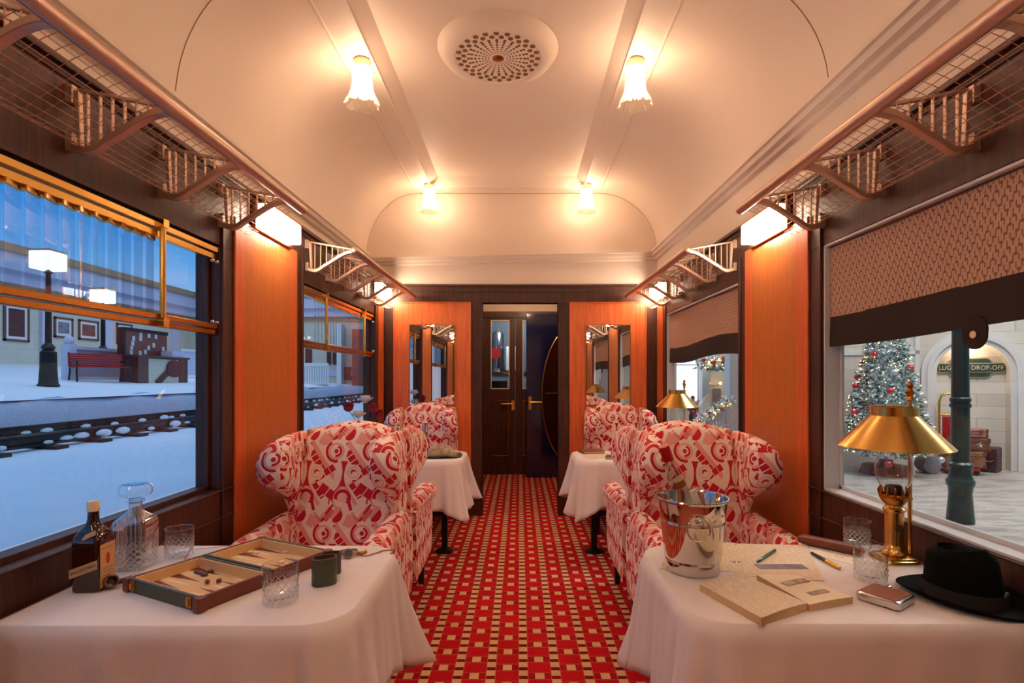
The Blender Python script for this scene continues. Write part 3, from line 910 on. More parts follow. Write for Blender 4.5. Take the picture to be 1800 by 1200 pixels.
def make_chair():
    r = thing('wingback_armchair', 'x', 'armchair', (0,0,0), 0, 'deco wingback armchairs')
    chair_backrest().build('backrest', DECO, r, smooth=50, uvbox=True)
    for s in (-1, 1):
        chair_wing(s).build('wing', DECO, r, smooth=70, uvbox=True)
        chair_arm(s).build('arm', DECO, r, smooth=50, uvbox=True)
    MB().box(-.24, .24, -.305, .33, .215, .42).build('seat_frame', DECO, r, smooth=40, bevel=.03, bseg=3, uvbox=True)
    L = []
    for z, k in ((.40,.93),(.415,.985),(.44,1),(.48,1),(.505,.985),(.52,.94),(.53,.80),(.535,.5)):
        L.append([(x*k, y*k-.10, z) for x, y in superloop(.222, .255, 36, .35)])
    MB().loft(L).build('seat_cushion', DECO, r, smooth=60, uvbox=True)
    pip = []
    for s in (-1, 1):
        MB().tube([(s*.236, .215, .44), (s*.234, .20, .70), (s*.232, .245, .95), (s*.225, .262, 1.06)], .0055, 6).build('seam_piping', plain('crimson_piping', (170,60,70), .8) if not pip else pip[0], r, smooth=80)
        if not pip: pip.append(C.objects['seam_piping'].data.materials[0])
    for x, y, sp in ((-.255,-.255,-.01),(.255,-.255,-.01),(-.255,.27,.03),(.255,.27,.03)):
        MB().loft([[(x+a*.027, y+c*.027, .23) for a, c in superloop(1,1,12,.5)], [(x+a*.018*1, y+sp+c*.018, 0.0) for a, c in superloop(1,1,12,.5)]]).build('leg', M['leg_wood'], r, smooth=40)
    return r
ch = make_chair()
XA = .915
cs = [(-XA, 2.615, 0, 'wingback armchair facing the viewer behind the backgammon table'),
      (XA, 2.615, 0, 'wingback armchair facing the viewer behind the wine cooler'),
      (-XA, 3.375, PI, 'wingback armchair turned away, facing the table with the crumpled flowered hat'),
      (XA, 3.375, PI, 'wingback armchair turned away, facing the far table with papers and brass lamp'),
      (-XA, 5.052, 0, 'far wingback armchair under the mirror reflecting blue windows'),
      (XA+.03, 5.052, 0, 'far wingback armchair under the mirror reflecting blinds')]
for i, (x, y, a, lab) in enumerate(cs):
    if i == 0: ch.location = (x, y, 0); ch['label'] = lab
    else: dup(ch, (x, y, 0), a, lab)

# ------------------------------------------------------------------ tables and cloths
TZ = .757
def rrect0(hx, hy, r, n=8):
    out = []
    for cx, cy, a0 in ((hx-r, hy-r, 0), (-hx+r, hy-r, PI/2), (-hx+r, -hy+r, PI), (hx-r, -hy+r, 1.5*PI)):
        for i in range(n+1):
            a = a0+PI/2*i/n
            out.append((cx+r*math.cos(a), cy+r*math.sin(a)))
    return out
def table(s, y0, y1, lab):
    x0, x1 = (-1.30, -.46) if s < 0 else (.46, 1.31)
    cx, cy = (x0+x1)/2, (y0+y1)/2
    r = thing('dining_table', lab, 'table', (cx, cy, 0), 0, 'tables under white cloths')
    MB().prism([(x, y) for x, y in rrect0((x1-x0)/2-.01, (y1-y0)/2-.02, .13)], TZ-.035, TZ-.004).build('tabletop', M['dark_wood_x'], r)
    xa = (x1-cx-.135)*(1) if s < 0 else (x0-cx+.135)
    for yy in (y0-cy+.035, y1-cy-.035)[:1]:
        MB().box(xa-.022, xa+.022, -.025-.0, .025, .0, TZ-.03).build('leg', M['iron'], r)
    MB().lathe([(.075,0),(.075,.010),(.06,.016),(.03,.022)], 24, c=(xa, 0, 0)).build('foot', M['iron'], r, smooth=40)
    MB().box(-xa-.03, -xa+.03, -.03, .03, 0, TZ-.03).build('wall_support', M['iron'], r)
    return r
def cloth(s, y0, y1, lab, drop, seed, corner=.14):
    """a cloth over the table: rounded top outline, then skirts that flare and fold; the wall side hangs straight"""
    xi, xo = (-.435, -1.335) if s < 0 else (.435, 1.345)
    cr = .13
    R = random.Random(seed)
    pts = []     # outline: (x, y, nx, ny, cornerness, wallness)
    def seg(a, b, n, nx, ny, wall=0):
        for i in range(n):
            t = i/n
            pts.append([a[0]+(b[0]-a[0])*t, a[1]+(b[1]-a[1])*t, nx, ny, 0, wall])
    def arc(cx, cy, a0, a1, n, r=cr, wall=0):
        for i in range(n):
            a = a0+(a1-a0)*i/n
            pts.append([cx+r*math.cos(a), cy+r*math.sin(a), math.cos(a), math.sin(a), math.sin(PI*(i+.0)/n), wall])
    # work in a frame where +x is towards the aisle, then mirror
    ax, wx = abs(xi), abs(xo)
    # aisle edge at x=-ax side: use u = -|x| so the aisle is +u
    u0, u1 = -wx, -ax
    seg((u0, y0), (u1-cr, y0), 46, 0, -1)
    arc(u1-cr, y0+cr, -PI/2, 0, 26)
    seg((u1, y0+cr), (u1, y1-cr), 30, 1, 0)
    arc(u1-cr, y1-cr, 0, PI/2, 26)
    seg((u1-cr, y1), (u0, y1), 46, 0, 1)
    seg((u0, y1), (u0, y0), 14, -1, 0, 1)
    n = len(pts)
    ph = [R.uniform(0, 6.28) for _ in range(6)]
    loops = []
    mir = 1 if s < 0 else -1
    cen = ((u0+u1)/2, (y0+y1)/2)
    for k, sc in enumerate((.03, .3, .6, .85, .97)):
        loops.append([(mir*(cen[0]+(p[0]-cen[0])*sc), cen[1]+(p[1]-cen[1])*sc, TZ+.003) for p in pts])
    loops.append([(mir*(p[0]-p[2]*.006), p[1]-p[3]*.006, TZ+.003) for p in pts])
    for k in range(1, 15):
        t = k/14; L = []
        for i, (x, y, nx, ny, cn, wl) in enumerate(pts):
            q = i/n*2*PI
            # wider smooth corner weight
            cw = 0
            for ci in (46+13, 46+26+30+13):
                d = min(abs(i-ci), n-abs(i-ci)); cw = max(cw, math.exp(-(d/15.0)**2)); pk = math.exp(-d/9.0) if ci == 59 else max(pk, math.exp(-d/9.0))
            dr = drop+corner*(.45*cw+.65*pk) + .012*math.sin(3*q+ph[0])
            if wl: dr = .10
            nearw = sm(0.0, .10, x-u0) 
            dr = .10+(dr-.10)*nearw if not wl else dr
            wave = (.014*math.sin(17*q+ph[1])+.010*math.sin(29*q+ph[2]))*t*(.45+1.2*cw) + .062*cw*t*(1-abs(((i-46)*.115+ph[3]) % 2-1)*2)*(.3+.7*t)
            flare = (.012+.06*cw+.028*pk)*t**1.1 + wave + .004
            if wl: flare = .002
            if ny > .3 and y > 3: flare = min(flare, .012)
            flare *= nearw if not wl else 1
            z = TZ+.003-dr*t*(1-.05*cw*t) - (.004 if k == 1 else 0)
            L.append((mir*(x+nx*flare), y+ny*flare, z))
        loops.append(L)
    o = MB().loft(loops, True, True, False).build('tablecloth', M['cloth'], smooth=75)
    md = o.modifiers.new('thick', 'SOLIDIFY'); md.thickness = .0018; md.offset = 1
    tag(o, lab, 'tablecloth', 'white tablecloths')
    return o
table(-1, 1.35, 2.0, 'dining table beneath the cloth holding the backgammon set')
table(1, 1.36, 2.0, 'dining table beneath the cloth holding the wine cooler')
table(-1, 4.02, 4.61, 'far dining table beneath the cloth with the champagne flutes')
table(1, 4.02, 4.61, 'far dining table beneath the cloth with papers and lamp')
cloth(-1, 1.345, 2.005, 'white tablecloth draped under the backgammon set, bottle and decanter', .34, 3)
cloth(1, 1.355, 2.015, 'white tablecloth draped under the wine cooler, open book and black hat', .34, 11)
cloth(-1, 4.01, 4.625, 'white tablecloth on the far table with the crumpled flowered hat', .32, 5, .13)
cloth(1, 4.01, 4.625, 'white tablecloth on the far table with books and papers', .32, 8, .13)
# ------------------------------------------------------------------ things on the tables
ZT = .7622
def rz_of(v): return math.atan2(v[1], v[0])
def rrect(hx, hy, r, n=6):
    out = []
    for cx, cy, a0 in ((hx-r, hy-r, 0), (-hx+r, hy-r, PI/2), (-hx+r, -hy+r, PI), (hx-r, -hy+r, 1.5*PI)):
        for i in range(n+1):
            a = a0+PI/2*i/n
            out.append((cx+r*math.cos(a), cy+r*math.sin(a)))
    return out
def rstack(tab, n=6):
    """rounded-rectangle loops: (z, hx, hy, r)"""
    return MB().loft([[(x, y, z) for x, y in rrect(hx, hy, r, n)] for z, hx, hy, r in tab])

# whisky bottle
p = on(164, 1034, ZT)
r = thing('whisky_bottle', 'brown glass whisky bottle with slanted paper label beside the decanter', 'bottle', (p.x, p.y, ZT), .06)
m, bb = new('brown_bottle_glass'); setp(bb, col=lin(62,24,8), rough=.05, trans=.35, ior=1.5, coat=.5)
rstack([(0,.036,.033,.012),(.006,.040,.037,.012),(.14,.040,.037,.012),(.158,.037,.034,.014),(.176,.028,.027,.018),(.19,.018,.018,.0175),(.205,.0145,.0145,.0143),(.235,.0135,.0135,.0133)]).build('bottle_body', m, r, smooth=50)
MB().lathe([(.0145,.228),(.016,.229),(.016,.256),(.0145,.258)], 24).build('cap', M['ivory'], r, smooth=40)
lab = plain('bottle_label_paper', (214,168,112), .7)
SH = Matrix.Translation((-.002, -.0378, .068)) @ Matrix(((1,0,0,0),(0,1,0,0),(.36,0,1,0),(0,0,0,1)))
b = MB(); b.M = SH
b.box(-.0385, .0385, -.0006, .0003, -.013, .013); lb = b.build('front_label', lab, r)
text('lettering', "BALLANTINE'S", .0108, M['ink'], lb, SH @ Matrix.Translation((0, -.0008, 0)) @ Matrix.Rotation(PI/2, 4, 'X'), .0002)
b = MB(); b.box(.0403, .0411, -.031, .031, .010, .135); lb = b.build('side_label', lab, r)
b = MB(); b.M = Matrix.Translation((.0415, 0, .09)); b.loft([[(x, .008*math.cos(2*PI*i/16), .017*math.sin(2*PI*i/16)) for i in range(16)] for x in (0, .0003)])
b.build('red_crest', M['red_ink'], lb)
b = MB()
for z in (.120, .062, .052, .042, .032): b.box(.0411, .0414, -.022, .020, z, z+.0022)
b.build('small_print', M['ink_pale'], lb)
b = MB(); b.M = Matrix.Translation((.012, -.0300, .163)) @ Matrix.Rotation(-.42, 4, 'Y') @ Matrix.Rotation(-.5, 4, 'X'); b.box(-.020, .020, -.0046, -.0036, -.007, .007); b.build('neck_label', lab, r)

# decanter
p = on(238, 996, ZT)
r = thing('decanter', 'square cut crystal decanter with faceted stopper', 'decanter', (p.x, p.y, ZT), .15)
b = MB(); L = []
def flute(hx, rr, z, amp):
    out = []
    for x, y in rrect(hx, hx, rr, 8):
        a = math.atan2(y, x); k = 1+amp*math.cos(28*a); out.append((x*k, y*k, z))
    return out
for z, hx, rr, am in ((0,.045,.012,0),(.004,.049,.012,.010),(.06,.050,.012,.025),(.145,.050,.012,.025),(.158,.047,.014,.01),(.168,.038,.02,0),(.178,.028,.02,0),(.188,.020,.0195,0),(.212,.019,.0185,0),(.216,.026,.0255,0),(.221,.026,.0255,0),(.222,.017,.0165,0)):
    L.append(flute(hx, rr, z, am))
for z, hx, rr in ((.19,.015,.0145),(.172,.026,.018),(.155,.041,.012),(.02,.042,.012),(.016,.038,.012)):
    L.append(flute(hx, rr, z, 0))
b.loft(L); b.build('decanter_body', M['decanter_glass'], r, smooth=25)
MB().lathe([(.012,.205),(.014,.222),(.018,.228),(.040,.234),(.047,.245),(.047,.262),(.038,.272),(.0001,.268)], 36, rf=lambda q,z,a: q*(1+.05*math.cos(12*a)*(q > .03))).build('stopper', M['crystal'], r, smooth=20)

# cut tumblers
def tumbler():
    r = thing('cut_glass_tumbler', 'x', 'glass', (0,0,0), 0, 'cut crystal tumblers')
    L = []
    N = 64
    for k in range(15):
        z = .004+.088*k/14; q = .0395+.0035*k/14
        cut = sm(.066, .056, z)
        L.append([( (q+cut*.0016*(math.cos(16*a+z*260)+math.cos(16*a-z*260)))*math.cos(a), (q+cut*.0016*(math.cos(16*a+z*260)+math.cos(16*a-z*260)))*math.sin(a), z) for a in [2*PI*i/N for i in range(N)]])
    L.insert(0, [(.036*math.cos(2*PI*i/N), .036*math.sin(2*PI*i/N), 0) for i in range(N)])
    for z, q in ((.0945,.0420),(.092,.0405),(.05,.0385),(.018,.036),(.014,.026)):
        L.append([(q*math.cos(2*PI*i/N), q*math.sin(2*PI*i/N), z) for i in range(N)])
    MB().loft(L).build('tumbler_body', M['crystal'], r, smooth=30)
    MB().ring((0,0,.0945), .0413, .0011, 'z', 48, 6).build('rim', M['crystal'], r, smooth=80)
    return r
tu = tumbler()
for i, (px, py, sc, lb) in enumerate(((315, 978, 1.06, 'cut crystal tumbler next to the decanter'), (493, 1058, 1.12, 'cut crystal tumbler in front of the backgammon board'),
                                  (1507, 962, 1.06, 'cut crystal tumbler near the sill behind the brown leather case'), (1530, 1020, 1.08, 'cut crystal tumbler between the fountain pen and the black hat'))):
    p = on(px, py, ZT)
    if i == 0: tu.location = (p.x, p.y, ZT); tu['label'] = lb; tu.scale = (sc,)*3
    else: dup(tu, (p.x, p.y, ZT), i*.7, lb, scale=(sc,)*3)

# backgammon set
c = Vector((-.892, 1.700, ZT)); ra = -.459
r = thing('backgammon_set', 'open folding backgammon case in green and maroon leather', 'board game', c, ra)
hx, hy, hh = .166, .226, .040
shell = MB(); fl = MB(); grn = MB()
for y0, y1 in ((-hy, -.004), (.004, hy)):
    shell.box(hx-.010, hx, y0, y1, 0, hh); shell.box(-hx, -hx+.010, y0, y1, 0, hh)
    shell.box(-hx, hx, y0, y1, 0, .005)
shell.build('case_side', M['maroon_leather'], r, bevel=.002, bseg=2)
for y0, y1 in ((-hy, -hy+.010), (-.014, -.004), (.004, .014), (hy-.010, hy)):
    b = MB().box(-hx+.0005, hx-.0005, y0-.0006, y1+.0006, .001, hh-.0005); b.build('case_end', M['green_leather'], r, bevel=.002, bseg=2)
for y0, y1 in ((-hy+.0095, -.0135), (.0135, hy-.0095)):
    b = MB().box(-hx+.009, hx-.009, y0, y1, .0045, .008)
    for a, q, e, g in ((-hx+.009, -hx+.016, y0, y1), (hx-.016, hx-.009, y0, y1), (-hx+.009, hx-.009, y0, y0+.007), (-hx+.009, hx-.009, y1-.007, y1)): b.box(a, q, e, g, .0045, hh-.003)
    t = b.build('playing_tray', M['felt_tan'], r)
    tri = MB(); w = (y1-y0-.016)/6
    tr2 = MB()
    for k in range(6):
        ya = y0+.008+k*w
        for s in (-1, 1):
            q = (tri if (k+(s > 0)) % 2 else tr2)
            x0, x1 = s*(hx-.017), s*.022
            q.loft([[(x0, ya+.002, z), (x0, ya+w-.002, z), (x1, ya+w/2, z)] for z in (.0081, .0084)])
    tri.build('dark_point_inlay', M['maroon_leather'], t); tr2.build('pale_point_inlay', M['ivory'], t)
for x in (-hx+.030, hx-.042):
    MB().box(x-.010, x+.010, -hy-.004, -hy+.001, .006, .036).box(x-.006, x+.006, -hy-.008, -hy-.002, .012, .030).build('brass_clasp', M['old_brass'], r, bevel=.0015, bseg=1)
b = MB()
for x in (-hx, hx):
    for y in (-hy, hy): b.cbox((x, y, .019), (.020, .020, .042))
for x in (-hx, hx):
    for y in (-hy, hy):
        MB().cbox((x-.004*math.copysign(1,x), y-.004*math.copysign(1,y), .0205), (.026, .026, .040)).build('corner_guard', M['maroon_leather'], r, bevel=.004, bseg=2)
# counters and dice
Ri = Matrix.Rotation(ra, 4, 'Z')
def inboard(lx, ly): 
    q = Ri @ Vector((lx, ly, 0)); return c.x+q.x, c.y+q.y
def counter(col): return MB().lathe([(.009,0),(.0105,.0012),(.0105,.0045),(.009,.0056),(.006,.0048),(.0001,.0048)], 20, cap=False).build('game_counter', M[col], smooth=40)
zc = ZT+.0086
cd, ci = counter('oxblood'), counter('ivory')
row = {0:'tight row of dark counters', }
places = [(cd, -.105, -.055, 'dark oxblood counter in the near tray, row by the outer side, first', 'dark backgammon counters in the near tray'),
          (cd, -.083, -.058, 0, 0), (cd, -.061, -.062, 0, 0), (cd, -.072, -.036, 0, 0),
          (cd, .135, .125, 'dark oxblood counter alone in the far tray corner', 'dark backgammon counter far'),
          (ci, .108, -.052, 'ivory counter beside the hinge in the near tray, next to the tumbler', 'ivory backgammon counters in the near tray'),
          (ci, .130, -.048, 0, 0),
          (ci, -.128, .150, 'ivory counter near the far outer wall of the far tray', 'ivory backgammon counters in the far tray'),
          (ci, -.105, .156, 0, 0), (ci, -.02, .205, 0, 0), (ci, .02, .070, 0, 0), (ci, .055, .125, 0, 0)]
first = set(); last = {}
for o, lx, ly, lb, gr in places:
    x, y = inboard(lx, ly)
    if lb: last[o] = (lb, gr)
    lb, gr = last[o]
    if gr.startswith('dark backgammon counters'): lb = 'dark oxblood counter clustered in the near tray of the backgammon case'
    if gr.startswith('ivory backgammon counters in the near'): lb = 'ivory counter beside the hinge in the near tray, next to the tumbler'
    if gr.startswith('ivory backgammon counters in the far'): lb = 'ivory counter lying in the far tray of the backgammon case'
    if o in first: o = o.copy(); C.objects.link(o)
    else: first.add(o)
    o.location = (x, y, zc); tag(o, lb, 'game counter', gr)
def die():
    o = MB().box(-.006,.006,-.006,.006,0,.012).build('die', M['oxblood'], bevel=.0015)
    b = MB()
    for x, y in ((-.003,-.003),(.003,.003),(-.003,.003),(.003,-.003)): b.ball((x, y, .012), .0012, 8, 4, (1,1,.4)); b.ball((x, -.006, .006+y), .0012, 8, 4, (1,.4,1))
    b.ball((.006, 0, .006), .0013, 8, 4, (.4,1,1))
    b.build('pips', M['ivory'], o); return o
d = die()
for i, (lx, ly, a, lb) in enumerate(((.010, -.100, .5, 'dark red die in the near tray, closer to the clasp'), (.034, -.080, .2, 'dark red die in the near tray, closer to the hinge'))):
    x, y = inboard(lx, ly)
    if i == 0: d.location = (x, y, zc); d.rotation_euler = (0,0,a); tag(d, lb, 'die', 'dice in the backgammon case')
    else: dup(d, (x, y, zc), a, lb)

# leather dice cups
def cup():
    r = thing('dice_cup', 'x', 'dice cup', (0,0,0), 0, 'green leather dice cups')
    L = [[(x*k, y*k, z) for x, y in superloop(.036, .026, 32, .8)] for z, k in ((0,.94),(.003,1),(.078,1.0),(.080,.985),(.080,.90),(.010,.88))]
    MB().loft(L).build('cup_body', M['green_leather'], r, smooth=40)
    MB().loft([[(x*k, y*k, z) for x, y in superloop(.036, .026, 32, .8)] for z, k in ((.0802,.99),(.0815,.97),(.0815,.91),(.076,.895))], cap0=False, cap1=False).build('cup_lining', M['tan_leather'], r, smooth=40)
    return r
cu = cup(); p = on(570, 1026, ZT); cu.location = (p.x, p.y, ZT); cu.rotation_euler = (0,0,.5); cu['label'] = 'green leather dice cup standing beside the board, in front of the watches'
p = on(566, 1000, ZT); dup(cu, (-.598, 1.715, ZT), .3, 'green leather dice cup mostly hidden behind the other cup', scale=(.85,.85,.8))

# watches
p = on(611, 977, ZT)
r = thing('wristwatch', 'silver bracelet wristwatch lying beside the pocket watch', 'watch', (p.x, p.y, ZT), .4)
b = MB()
for i in range(22):
    a = PI*.12+2*PI*.88*i/21
    b.M = Matrix.Translation((.034*math.cos(a), .022*math.sin(a), .010)) @ Matrix.Rotation(a, 4, 'Z'); b.box(-.0018,.0018,-.0042,.0042,-.009,.009)
b.build('link_bracelet', M['silver'], r, bevel=.0008, bseg=1)
b = MB(); b.M = Matrix.Translation((.0, -.023, .016)) @ Matrix.Rotation(PI/2-.5, 4, 'X'); b.lathe([(.015,-.004),(.017,-.002),(.017,.003),(.015,.005)], 28); wc = b.build('watch_case', M['old_brass'], r, smooth=40)
b = MB(); b.M = Matrix.Translation((.0, -.023, .016)) @ Matrix.Rotation(PI/2-.5, 4, 'X'); b.lathe([(.0138,.0051),(.0138,.0055)], 28); b.build('dial', plain('blue_dial', (60,70,110), .2), wc)
p = on(635, 972, ZT)
r = thing('pocket_watch', 'gold pocket watch on a loose chain near the table edge', 'watch', (p.x, p.y, ZT), 0)
MB().lathe([(.014,0),(.019,.003),(.020,.006),(.018,.010),(.0001,.0112)], 28, cap=False).build('watch_case', M['old_brass'], r, smooth=40)
MB().lathe([(.0145,.0104),(.0145,.0114)], 28).build('dial', M['ivory'], r)
b = MB(); rr2 = random.Random(4)
pt = Vector((.004, -.021, .002)); a = -1.4
for i in range(44):
    b.ring((pt.x, pt.y, .0022), .0026, .0009, 'z' if i % 2 else ('x' if abs(math.cos(a)) > .7 else 'y'), 8, 5)
    a += .16*math.sin(i*.33)+.12 if i < 22 else -.17+.1*math.sin(i*.5)
    pt = pt + Vector((math.cos(a), math.sin(a), 0))*.0042
b.build('watch_chain', M['old_brass'], r, smooth=60)

# pens
def pen(name, lab, pa, pb, mats, rad=.0055):
    v = pb-pa; L = v.length
    r = thing(name, lab, 'pen', (pa.x, pa.y, ZT+rad), math.atan2(v.y, v.x))
    q = [(0,.35),(.02,.8),(.30,1),(.55,1)]
    MB().tube([(L*t, 0, 0) for t, k in q], [rad*k for t, k in q], 14).build('pen_barrel', M[mats[0]], r, smooth=50)
    q = [(.55,1.12),(.9,1.08),(.985,.8),(1,.4)]
    MB().tube([(L*t, 0, 0) for t, k in q], [rad*k for t, k in q], 14).build('pen_cap', M[mats[1]], r, smooth=50)
    MB().tube([(L*.55, 0, 0), (L*.57, 0, 0)], rad*1.18, 14).tube([(L*.64, 0, rad*1.2), (L*.93, 0, rad*1.25)], .0011, 6).build('pen_clip', M['brass'], r, smooth=50)
    return r
M['green_metal'] = plain('grey_green_metal', (96,122,112), .25, .8)
pen('black_pen', 'black fountain pen with gold bands lying behind the backgammon case', on(338, 985, ZT), on(418, 967, ZT), ('black', 'black'), .006)
pen('green_pen', 'grey green pen lying across the yellowed newspaper', on(1331, 990, ZT), on(1363, 969, ZT), ('green_metal', 'green_metal'))
pen('gold_pen', 'black and gold fountain pen beside the open book', on(1426, 974, ZT), on(1477, 1002, ZT), ('black', 'brass'), .006)

def sheet(name, lab, cat, quad, z, mat, th=.0008, parts=None, group=None):
    q = [on(px, py, z) for px, py in quad]
    cxy = sum(q, Vector())/4
    r = thing(name, lab, cat, (cxy.x, cxy.y, z), 0, group)
    MB().prism([(v.x-cxy.x, v.y-cxy.y) for v in q], 0, th).build('sheet', M[mat], r)
    return r, [v-cxy for v in q]
r, q = sheet('airmail_envelope', 'white envelope with red edging behind the black pen', 'envelope', ((322,984),(430,968),(418,958),(332,966)), ZT, 'white_plastic')
b = MB()
for i, j in ((0,1),(1,2),(2,3),(3,0)):
    a, e = q[i], q[j]; d = (e-a); nrm = Vector((-d.y, d.x, 0)).normalized()*.006
    b.loft([[(*(a.lerp(e, t)+nrm*s).xy, z) for t, s in ((.02,.3),(.98,.3),(.98,1),(.02,1))] for z in (.0008, .0012)])
b.build('red_edging', M['red_ink'], r)
r, q = sheet('cream_card', 'cream card tucked under the edge of the backgammon case', 'card', ((284,1000),(350,988),(372,994),(300,1010)), ZT, 'page')
b = MB(); b.box(-.03,.03,-.004,-.002,.0008,.001).box(-.03,.02,.004,.006,.0008,.001); b.build('handwriting', M['ink_pale'], r)

# pipe
p = on(193, 1034, ZT); p2 = on(262, 1016, ZT)
r = thing('smoking_pipe', 'brown briar pipe lying in front of the whisky bottle', 'pipe', (p.x, p.y, ZT), rz_of(p2-p))
b = MB(); b.M = Matrix.Translation((0,0,.019)) @ Matrix.Rotation(1.15, 4, 'X')
b.lathe([(.0001,-.022),(.012,-.021),(.019,-.010),(.0205,.004),(.019,.018),(.017,.021),(.0135,.021),(.012,-.004),(.0001,-.006)], 28, cap=False); b.build('pipe_bowl', plain('briar_wood', (96,44,26), .25, var=.4, scale=40, coat=.5), r, smooth=50)
MB().tube([(.012,0,.014),(.05,0,.013),(.085,0,.011)], [.0085,.007,.006], 14).build('pipe_shank', C.objects['pipe_bowl'].data.materials[0], r, smooth=60)
MB().tube([(.085,0,.011),(.12,0,.009),(.145,0,.008)], [.0055,.005,.006], 12).build('pipe_stem', M['black'], r, smooth=60)

# wine cooler with bottle
WC = on(1217, 1001, ZT)
r = thing('wine_cooler', 'polished steel wine cooler bucket with ring handles', 'wine cooler', (WC.x, WC.y, ZT), 0)
pr = [(.0001,0),(.078,0),(.082,.004),(.0835,.012),(.0855,.036),(.0865,.037),(.0862,.040),(.0870,.041),(.0867,.044),(.0875,.045),(.0995,.158),(.101,.160),(.1004,.163),(.1016,.165),(.101,.168),(.1022,.170),(.1063,.226),(.1125,.230),(.1140,.234),(.1125,.238),(.108,.238),(.1035,.226),(.084,.02),(.078,.012),(.0001,.012)]
MB().lathe(pr, 72, cap=False).build('bucket_body', M['steel'], r, smooth=35)
for sg in (0, 1):
    a = -PI/2-.12+PI*sg
    B = Matrix.Rotation(a+PI/2, 4, 'Z')
    b = MB(); b.M = B
    b.ball((0, -.109, .182), .012, 16, 10, (1.1,.9,.8)); b.ball((0, -.118, .186), .0085, 12, 8)
    h = b.build('handle_boss', M['steel'], r, smooth=80)
    b = MB(); b.M = B @ Matrix.Translation((-.004, -.121, .160)) @ Matrix.Rotation(-.12, 4, 'X'); b.ring((0,0,0), .0335, .0028, 'y', 40, 8)
    b.build('ring_handle', M['steel'], h, smooth=80)
tip = Vector((.462, WC.y-.02, 1.160)); base = Vector((WC.x+.035, WC.y+.01, ZT+.045))
ax = (tip-base).normalized(); L = (tip-base).length
r = thing('champagne_bottle', 'clear glass bottle with red foil cap leaning in the wine cooler', 'bottle', base, 0)
r.rotation_mode = 'QUATERNION'; r.rotation_quaternion = UP.rotation_difference(ax)
MB().lathe([(.0001,.012),(.02,.002),(.034,0),(.037,.006),(.037,L*.50),(.034,L*.60),(.022,L*.73),(.0155,L*.82),(.0145,L*.99),(.0120,L*.99),(.0125,L*.83),(.030,L*.60),(.034,L*.49),(.034,.014)], 36, cap=False).build('bottle_body', thin_glass('clear_bottle_glass', (.93,.96,.95), 2.5), r, smooth=60)
MB().lathe([(.0165,L*.88),(.0175,L*.89),(.0175,L),(.016,L*1.01),(.0001,L*1.012)], 24, cap=False).build('foil_cap', plain('red_foil', (206,26,26), .3, .3, var=.4, scale=60), r, smooth=50)
b = MB(); b.loft([[( .0302*math.cos(a)*1.0, .0302*math.sin(a), L*.655+.004*math.cos(3*a)) for a in [i*.12-2.2 for i in range(15)]], [(.0262*math.cos(a), .0262*math.sin(a), L*.70) for a in [i*.12-2.2 for i in range(15)]]], closed=False, cap0=False, cap1=False)
b.build('shoulder_label', M['old_brass'], r, smooth=60)
nb = WC + Vector((.005, -.035, 0))
r = thing('folded_napkin', 'folded cream napkin strip tucked into the wine cooler', 'napkin', (WC.x+.022, WC.y-.055, ZT+.17), 0)
b = MB(); b.M = Matrix.Rotation(-.38, 4, 'Y'); b.loft([[(-.011+.002*math.sin(k), -.004+.004*math.sin(k*.8), z), (.011, -.003, z), (.011, .004, z), (-.011, .004, z)] for k, z in enumerate([-.02+.018*i for i in range(8)])])
b.build('napkin_fold', M['cloth'], r, smooth=50)

# newspapers and books on the cooler table
r, q = sheet('newspaper_sheet', 'yellowed newspaper sheet half under the wine cooler', 'newspaper', ((1160,1000),(1312,1006),(1292,954),(1182,950)), ZT, 'news', .0006)
text('headline_lettering', 'OVA', .030, M['ink'], r, Matrix.Translation((.100, -.070, .0009)) @ Matrix.Rotation(PI, 4, 'Z'), .0001)
r, q = sheet('newspaper_page', 'yellowed newspaper page with dark picture under the green pen', 'newspaper', ((1310,1012),(1449,1021),(1418,958),(1294,955)), ZT+.0012, 'news', .0006)
b = MB(); b.box(-.10,.06,-.092,-.045,.0006,.0009); b.build('printed_picture', M['photo_b'], r)
text('headline_lettering', 'THE DAILY NEWS' if 0 else 'JOURNAL', .022, M['ink_pale'], r, Matrix.Translation((.04, -.03, .0009)) @ Matrix.Rotation(PI, 4, 'Z'), .0001) if 0 else None
# open book
def block(r, name, quad, z0, th, sag, mat):
    q = [on(px, py, z0+th) for px, py in quad]
    o = r.location
    n = 10; L0 = []; L1 = []
    grid = []
    for i in range(n+1):
        u = i/n
        a = q[0].lerp(q[1], u); e = q[3].lerp(q[2], u)
        dz = sag*math.sin(PI*min(1, u*1.1))
        grid.append([(a.x-o.x, a.y-o.y, 0), (a.x-o.x, a.y-o.y, th+dz), (e.x-o.x, e.y-o.y, th+dz), (e.x-o.x, e.y-o.y, 0)])
    b = MB().loft(grid); blk = b.build(name, M['page_edge'], r)
    pg = []
    for (A, B_, C_, D_) in grid: pg.append([(B_[0], B_[1], B_[2]+.0004), (C_[0], C_[1], C_[2]+.0004), (C_[0], C_[1], C_[2]+.0009), (B_[0], B_[1], B_[2]+.0009)])
    MB().loft(pg).build('printed_leaf', M[mat], blk)
    return blk
oc2 = on(1390, 1045, ZT)
r = thing('open_book', 'thick old book lying open on the cloth in front of the newspapers', 'book', (oc2.x, oc2.y, ZT), 0)
block(r, 'page_block', ((1419,1060),(1338,1086),(1230,1026),(1298,1006)), ZT, .020, .003, 'print')
rb = block(r, 'page_block', ((1423,1063),(1499,1049),(1402,1011),(1330,1010)), ZT, .018, .002, 'page')
b = MB()
